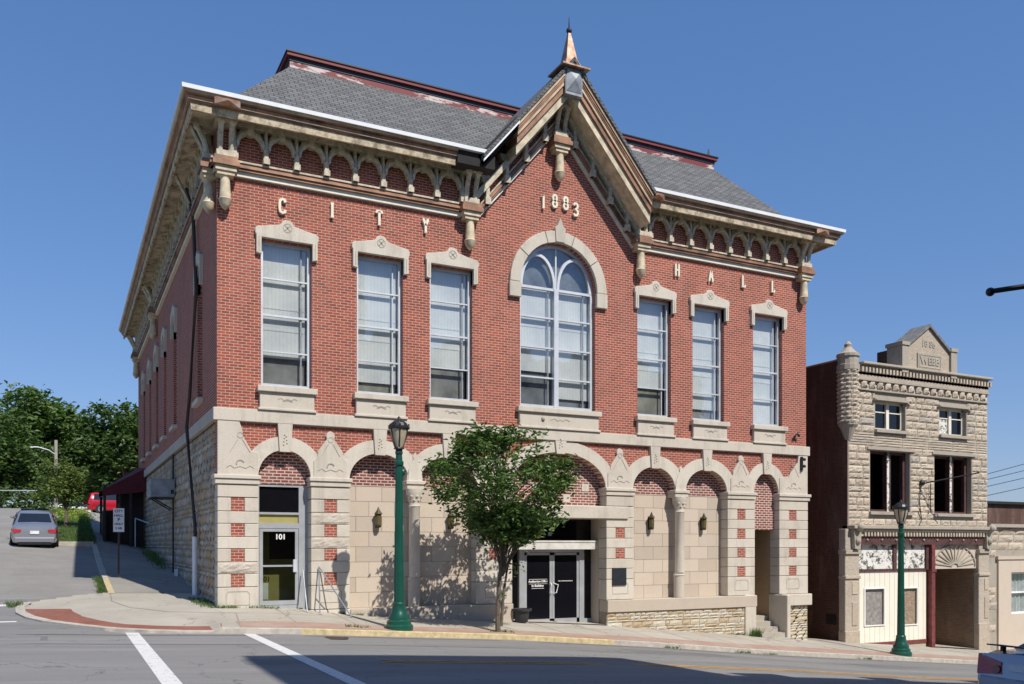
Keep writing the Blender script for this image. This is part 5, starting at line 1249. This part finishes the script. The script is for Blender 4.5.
tree('bush_tree', 'bushy light green tree on the lawn beside the silver sedan', 'tree', (-3.55, 27.2, zside(-3.55, 27.2)), 3.3, 1.55, 1.5, 'leaf_light', 130, 34, .2, 5, .18, spread=.13)
BG = [(-5.2, 71, 11.7, 4.6, 'leaf_mid', 'tallest loose crowned green tree in the left background', 21), (-10.2, 62, 8.5, 4.6, 'leaf_dark', 'dark dense tree at the far left edge of the background', 22),
      (1.6, 66, 11.0, 4.6, 'leaf_dark', 'dark dense tree just left of the city hall side wall', 23), (-2.0, 74, 10.3, 4.5, 'leaf_mid', 'broad mid green tree in the dip between the two taller background trees', 24),
      (-8.2, 58, 7.6, 3.8, 'leaf_dark', 'low dark tree behind the silver sedan', 25), (-3.2, 66, 6.8, 4, 'leaf_dark', 'low dark tree behind the bushy light green tree', 26), (1.5, 76, 8.8, 5, 'leaf_dark', 'dark low tree behind the red car', 30),
      (-16.5, 66, 11, 5.5, 'leaf_dark', 'dark tree beyond the left edge of the view, nearest to it', 27), (-24, 62, 12, 6, 'leaf_mid', 'mid green tree farthest out to the left', 28), (7.5, 72, 13, 5.5, 'leaf_dark', 'dark tree hidden behind the city hall', 29)]
for x, y, h, rx, mt, lab, sd_ in BG:
    zz = zside(min(x, 0), y)-.2
    tree('background_tree', lab, 'tree', (x, y, zz), h, rx, rx, mt, 210, 34, .62, sd_, .06 if h < 9 else .12, 'trees in the left background', spread=.11)
b = B(); rg = random.Random(45)
for k in range(300):
    x = rg.uniform(-26, -3.2); y = rg.uniform(53, 57); leaves(b, (x, y, 4.2+rg.uniform(0, 1.9)), 16, .4, .3, rg)
tag(b.build('undergrowth', 'leaf_dark'), 'dark undergrowth along the top of the side street', 'undergrowth', kind='stuff')
# far hedge mass
b = B(); rg = random.Random(44)
for k in range(420): leaves(b, (rg.uniform(-45, 14), rg.uniform(80, 86), 4+rg.uniform(0, 5.5)), 14, .9, .9, rg)
o = tag(b.build('woodland', 'leaf_dark'), 'dark mass of far woodland behind the background trees', 'woodland', kind='stuff')
b = B()
for k in range(160): leaves(b, (35.5+rg.uniform(-1.6, 1.2), 6.5+rg.uniform(-1, 1), 2.0+rg.uniform(0, 2.2)), 9, .16, .16, rg)
sh = thing('shrub', 'green shrub showing above the wall of the low stone building', 'shrub', (35.3, 6.5, 1.9)); b.build('foliage', 'leaf_mid', sh); B().tube([(35.3, 6.5, 1.9), (35.3, 6.5, 3.4)], .05, 6).build('stem', 'bark', sh)
# lime ground cover and grass
b = B()
for k in range(260): x = rg.uniform(-3.9, -2.2); y = rg.uniform(31, 42); leaves(b, (x, y, zside(x, y)+.02+rg.uniform(0, .12)), 8, .2, .14, rg)
tag(b.build('ground_cover', 'lime'), 'bright yellow green ground cover on the bank', 'ground cover', kind='stuff')
def tufts(b, pts, n, h, sp):
    for (x, y, z) in pts:
        for _ in range(n):
            a = rg.uniform(0, 6.28); hh = h*rg.uniform(.4, 1.2); px, py = x+rg.gauss(0, sp), y+rg.gauss(0, sp); dx, dy = math.cos(a)*.012, math.sin(a)*.012; lx, ly = rg.gauss(0, hh*.5), rg.gauss(0, hh*.5)
            b.add([(px-dx, py-dy, z), (px+dx, py+dy, z), (px+lx, py+ly, z+hh)], [(0, 1, 2)])
b = B(); pts = []
for x, n in ((1.2, 6), (2.9, 3), (3.6, 5), (.15, 7), (7.0, 5), (12.1, 3), (14.9, 5), (15.8, 3), (20.1, 3), (17.6, 3)):
    for _ in range(n*3): xx = x+rg.uniform(-.35, .35); yy = -.16 if x in (1.2, .15, 3.6, 17.6) else -3.54 if x > 10 else -2.95; pts.append((xx, yy+rg.uniform(-.04, .04), (zwalk(xx, yy) if yy > -3 else zroad(xx))))
tufts(b, pts, 6, .09, .04)
pts = [(18.3+rg.uniform(-.2, .2), -.3, zwalk(18.2, -.3)) for _ in range(20)]; tufts(b, pts, 10, .3, .05)
pts = [(-2.5+rg.uniform(-.15, .02), rg.uniform(4.0, 9), 0) for _ in range(120)]; tufts(b, [(x, y, zsr(x, y)) for x, y, _ in pts], 7, .14, .05)
pts = [(-4.75+rg.uniform(-.2, .1), 2.9+rg.uniform(-.5, .5), 0) for _ in range(24)]; tufts(b, [(x, y, zjoin(x, y)) for x, y, _ in pts], 8, .13, .06)
pts = [(-.1+rg.uniform(-.3, .03), rg.uniform(-.1, 2.5), 0) for _ in range(50)]; tufts(b, [(x, y, zwalk(0, 0)+.02+.03*y) for x, y, _ in pts], 8, .08, .05)
pts = [(-.15+rg.uniform(-.25, .05), rg.uniform(11, 19), 0) for _ in range(150)]; tufts(b, [(x, y, zside(x, y)) for x, y, _ in pts[:70]], 6, .4, .1)
tag(b.build('weeds', 'grassleaf'), 'weeds and grass tufts along kerbs and wall feet', 'weeds', kind='stuff')
b = B(); pts = [(rg.uniform(-4.4, -2.3), rg.uniform(20.5, 46)) for _ in range(2600)]; tufts(b, [(x, y, zside(x, y)+.02) for x, y in pts], 5, .13, .08)
tag(b.build('lawn_grass', 'grassleaf'), 'short green lawn beside the side street', 'grass', kind='stuff')

# ------------------------------------------------------------------ vehicles
def car(name, label, cat, loc, rz, paintm, L=4.7, W=1.8, H=1.45, suv=False, group=None, big=False, rise=(0, 0)):
    """x axis = forward; origin at ground centre"""
    t = thing(name, label, cat, (0, 0, 0), group); hl, hw = L/2, W/2
    if suv: top = [(-hl, .75), (-hl+.03, 1.05), (-hl+.22, H-.08), (-hl+.5, H), (.5, H), (1.15, 1.12), (hl-.25, .98), (hl, .72)]
    else: top = [(-hl, .72), (-hl+.05, 1.0), (-hl+.25, 1.06), (-hl+.75, 1.08), (-hl+1.5, H-.03), (-.3, H), (.3, H-.03), (1.2, 1.02), (hl-.3, .85), (hl, .6)]
    st_ = [-hl, -hl+.06, -hl+.3, -hl+.55, -hl+.8, -hl+1.1, -hl+1.5, -.5, 0, .4, .8, 1.2, 1.6, hl-.35, hl-.1, hl]
    secs = []
    for x in st_:
        zt_ = interp(top, x); belt = min(zt_-.02, .98 if not suv else 1.06); e = abs(x)/hl; wx = hw*(1-.10*max(0, (e-.8)/.2)**2); gl = min(1, max(0, (zt_-belt)/.4)); tw = wx*(.93-.2*gl)
        zb_ = .28+.1*max(0, (e-.85)/.15)
        secs.append([(x, -wx*.93, zb_), (x, -wx, .5), (x, -wx*.99, .75), (x, -wx*.955, belt), (x, -tw, zt_-.07), (x, -tw*.85, zt_), (x, 0, zt_+.02), (x, tw*.85, zt_), (x, tw, zt_-.07), (x, wx*.955, belt), (x, wx*.99, .75), (x, wx, .5), (x, wx*.93, zb_)])
    b = B(); n = len(secs[0]); vs = [p for s_ in secs for p in s_]
    fs = [(k*n+i, k*n+i+1, (k+1)*n+i+1, (k+1)*n+i) for k in range(len(secs)-1) for i in range(n-1)]
    fs += [tuple(range(n))[::-1], tuple((len(secs)-1)*n+i for i in range(n))]
    fs += [(k*n, (k+1)*n, (k+1)*n+n-1, k*n+n-1) for k in range(len(secs)-1)]
    b.add(vs, fs)
    body = b.build('body', paintm, t, smooth=True)
    def zat(x): return interp(top, x)
    g = B()
    if suv:
        g.add([(-hl+.02, -hw*.76, 1.12), (-hl+.02, hw*.76, 1.12), (-hl+.17, hw*.68, H-.14), (-hl+.17, -hw*.68, H-.14)], [(0, 3, 2, 1)])
        for s in (-1, 1): g.add([(-hl+.4, s*hw*.935, 1.12), (.95, s*hw*.935, 1.12), (.55, s*hw*.76, H-.12), (-hl+.5, s*hw*.76, H-.12)], [(0, 1, 2, 3)])
    else:
        g.add([(-hl+.78, -hw*.74, 1.115), (-hl+.78, hw*.74, 1.115), (-hl+1.38, hw*.62, H-.035), (-hl+1.38, -hw*.62, H-.035)], [(0, 3, 2, 1)])
        g.add([(1.15, -hw*.74, 1.08), (1.15, hw*.74, 1.08), (.42, hw*.62, H-.0), (.42, -hw*.62, H-.0)], [(0, 1, 2, 3)])
        for s in (-1, 1): g.add([(-hl+.85, s*hw*.96, 1.02), (1.0, s*hw*.96, 1.0), (.4, s*hw*.775, H-.11), (-hl+1.45, s*hw*.775, H-.11)], [(0, 1, 2, 3)])
    g.build('window_glass', 'carglass', t)
    lr = B()
    for s in (-1, 1):
        lg = B()
        if big:
            lg.add([(-hl-.014, s*hw*.36, .64), (-hl-.014, s*hw*.91, .60), (-hl+.02, s*hw*.93, .97), (-hl+.0, s*hw*.40, .86), (-hl+.34, s*hw*1.005, .70), (-hl+.28, s*hw*.985, .98)], [(0, 1, 2, 3), (1, 4, 5, 2)]); ll = lg.build('tail_light', 'taillight', t)
            cl = B(); cl.lathe([(.01, 0), (.075, 0), (.075, .01)], 0, 0, 14); cl.v = [(-hl-.03-v[2], s*hw*.47+v[0], .72+v[1]) for v in cl.v]; cl.build('reversing_lens', 'taillight_clear', ll); lg = B()
        if big: pass
        elif not suv: lg.add([(-hl-.012, s*hw*.60, .78), (-hl-.012, s*hw*.9, .76), (-hl+.02, s*hw*.93, .92), (-hl+.005, s*hw*.55, .9), (-hl+.26, s*hw*1.0, .84), (-hl+.22, s*hw*.985, .92)], [(0, 1, 2, 3), (1, 4, 5, 2)])
        else: lg.add([(-hl-.012, s*hw*.8, .75), (-hl-.012, s*hw*.93, .75), (-hl+.01, s*hw*.92, 1.1), (-hl+.01, s*hw*.8, 1.1), (-hl+.15, s*hw*1.0, .78), (-hl+.15, s*hw*.98, 1.08)], [(0, 1, 2, 3), (1, 4, 5, 2)])
        if not big: lg.build('tail_light', 'taillight', t)
        fl = B(); fl.box(hl-.16, hl+.01, s*hw*.55, s*hw*.88, .62, .74); fl.build('headlight', 'plate', t)
        mb = B(); mb.box(.65, .85, s*hw*.95, s*(hw+.10), .98, 1.09); mb.build('mirror', paintm, t, bevel=.03)
    B().box(-hl-.05, -hl+.1, -hw*.88, hw*.88, .33, .58).build('bumper', paintm, t, bevel=.05); B().box(hl-.1, hl+.04, -hw*.85, hw*.85, .3, .52).build('bumper', paintm, t, bevel=.05)
    lp = B().box(-hl-.03, -hl, -.17, .17, .72, .85).build('licence_plate', 'plate', t)
    B().box(-hl-.06, -hl+.05, -hw*.7, hw*.7, .27, .34).build('lower_valance', 'plastic', t)
    for wx_ in (-hl+.95, hl-.9):
        for s in (-1, 1):
            r = .33 if not suv else .37; wb = B(); cy_ = s*(hw-.1); nn = 20; vs = []
            for (rr, yy) in ((r*.6, -.11), (r*.95, -.11), (r, -.07), (r, .07), (r*.95, .11), (r*.6, .11)):
                for i in range(nn): a = 6.2832*i/nn; vs.append((wx_+rr*math.cos(a), cy_+yy, r+rr*math.sin(a)))
            fs = [(j*nn+i, j*nn+(i+1) % nn, (j+1)*nn+(i+1) % nn, (j+1)*nn+i) for j in range(5) for i in range(nn)]
            wb.add(vs, fs); wh = wb.build('wheel', 'tyre', t)
            rb = B(); vs = [(wx_, cy_+s*.06, r)]+[(wx_+r*.62*math.cos(6.2832*i/nn), cy_+s*.09, r+r*.62*math.sin(6.2832*i/nn)) for i in range(nn)]
            rb.add(vs, [(0, i+1, (i+1) % nn+1) for i in range(nn)]); rb.build('rim', 'rim', wh)
            ab = B(); ab.lathe([(.01, 0), (r+.05, 0)], 0, 0, 16); ab.v = [(wx_+v[0], s*(hw+.004), r+v[1]) for v in ab.v]; ab.f = ab.f[:-2]; ab.build('wheel_well', 'plastic', t)
            wh.location.y += 0.0; 
            for v in wh.data.vertices: v.co.y += s*.03
            for v in wh.children[0].data.vertices if wh.children else []: v.co.y += s*.03
    t.location = loc; t.rotation_euler = (0, rise[0], rz)
    return t
z_c = zside(-4.75, 20.4)-.12
car('silver_sedan', 'silver sedan seen from behind, driving up the side street', 'car', (-4.75, 20.6, zsr(-4.75, 20.6)), R(91), 'silver', W=1.76, rise=(-R(9), 0))
car('red_suv', 'red sport utility vehicle parked at the top of the side street', 'car', (.35, 58.5, zside(-.7, 58)+.12), R(10), 'redcar', L=4.6, W=1.85, H=1.75, suv=True)
car('white_car', 'white car parked beyond the lawn, left of the red car', 'car', (-2.6, 64, 4.0), R(10), 'whitecar')
near = car('near_sedan', 'silver sedan cut off by the lower right corner, seen from behind', 'car', (13.86, -14.5, zroad(14)+.0), R(-2), 'silverblue', big=True, rise=(R(5.2), 0))
sp2 = B(); sp2.box(-2.28, -1.95, -.62, .72, 1.14, 1.165); sp2.box(-2.2, -2.1, -.5, -.45, 1.05, 1.14); sp2.box(-2.2, -2.1, .45, .5, 1.05, 1.14)
o = sp2.build('spoiler', 'plastic', None); o.parent = near
# utility pole with lamp arm behind the bush
ul = thing('light_pole', 'weathered pole with curved lamp arm among the left background trees', 'street light', (-4.06, 43.04, 3.8))
B().tube([(-4.06, 43.04, 3.5), (-4.06, 43.04, 8.7)], .13, 8, .1).build('post', 'pole', ul); B().tube([(-4.06, 43.0, 7.7), (-4.5, 42.9, 8.0), (-5.1, 42.8, 8.15), (-5.4, 42.8, 8.15)], .035, 6).build('lamp_arm', 'alu', ul); B().sphere((-5.5, 42.8, 8.12), .12, 8, .4).build('lamp_head', 'gutter', ul)
o = B().tube([(-20, 44, 4.9+.3), (-12, 44, 4.85+.3), (-5.2, 44, 5.0+.3)], .035, 6).build('guard_rail', 'steelgrey'); tag(recentre(o), 'pale horizontal rail beyond the top of the side street', 'rail')
# yellowish house behind red car
yh = thing('tan_house', 'tan timber house glimpsed beyond the red car', 'house', (3, 88, 4)); B().box(-1.5, 8, 70, 78, 3.5, 6.3).build('wall', plain('tan siding', (.42, .27, .13), .8), yh); B().xz([(-2, 6.3), (8.5, 6.3), (3.2, 8.2)], 69.5, 78.5).build('roof', 'rock_trim', yh)
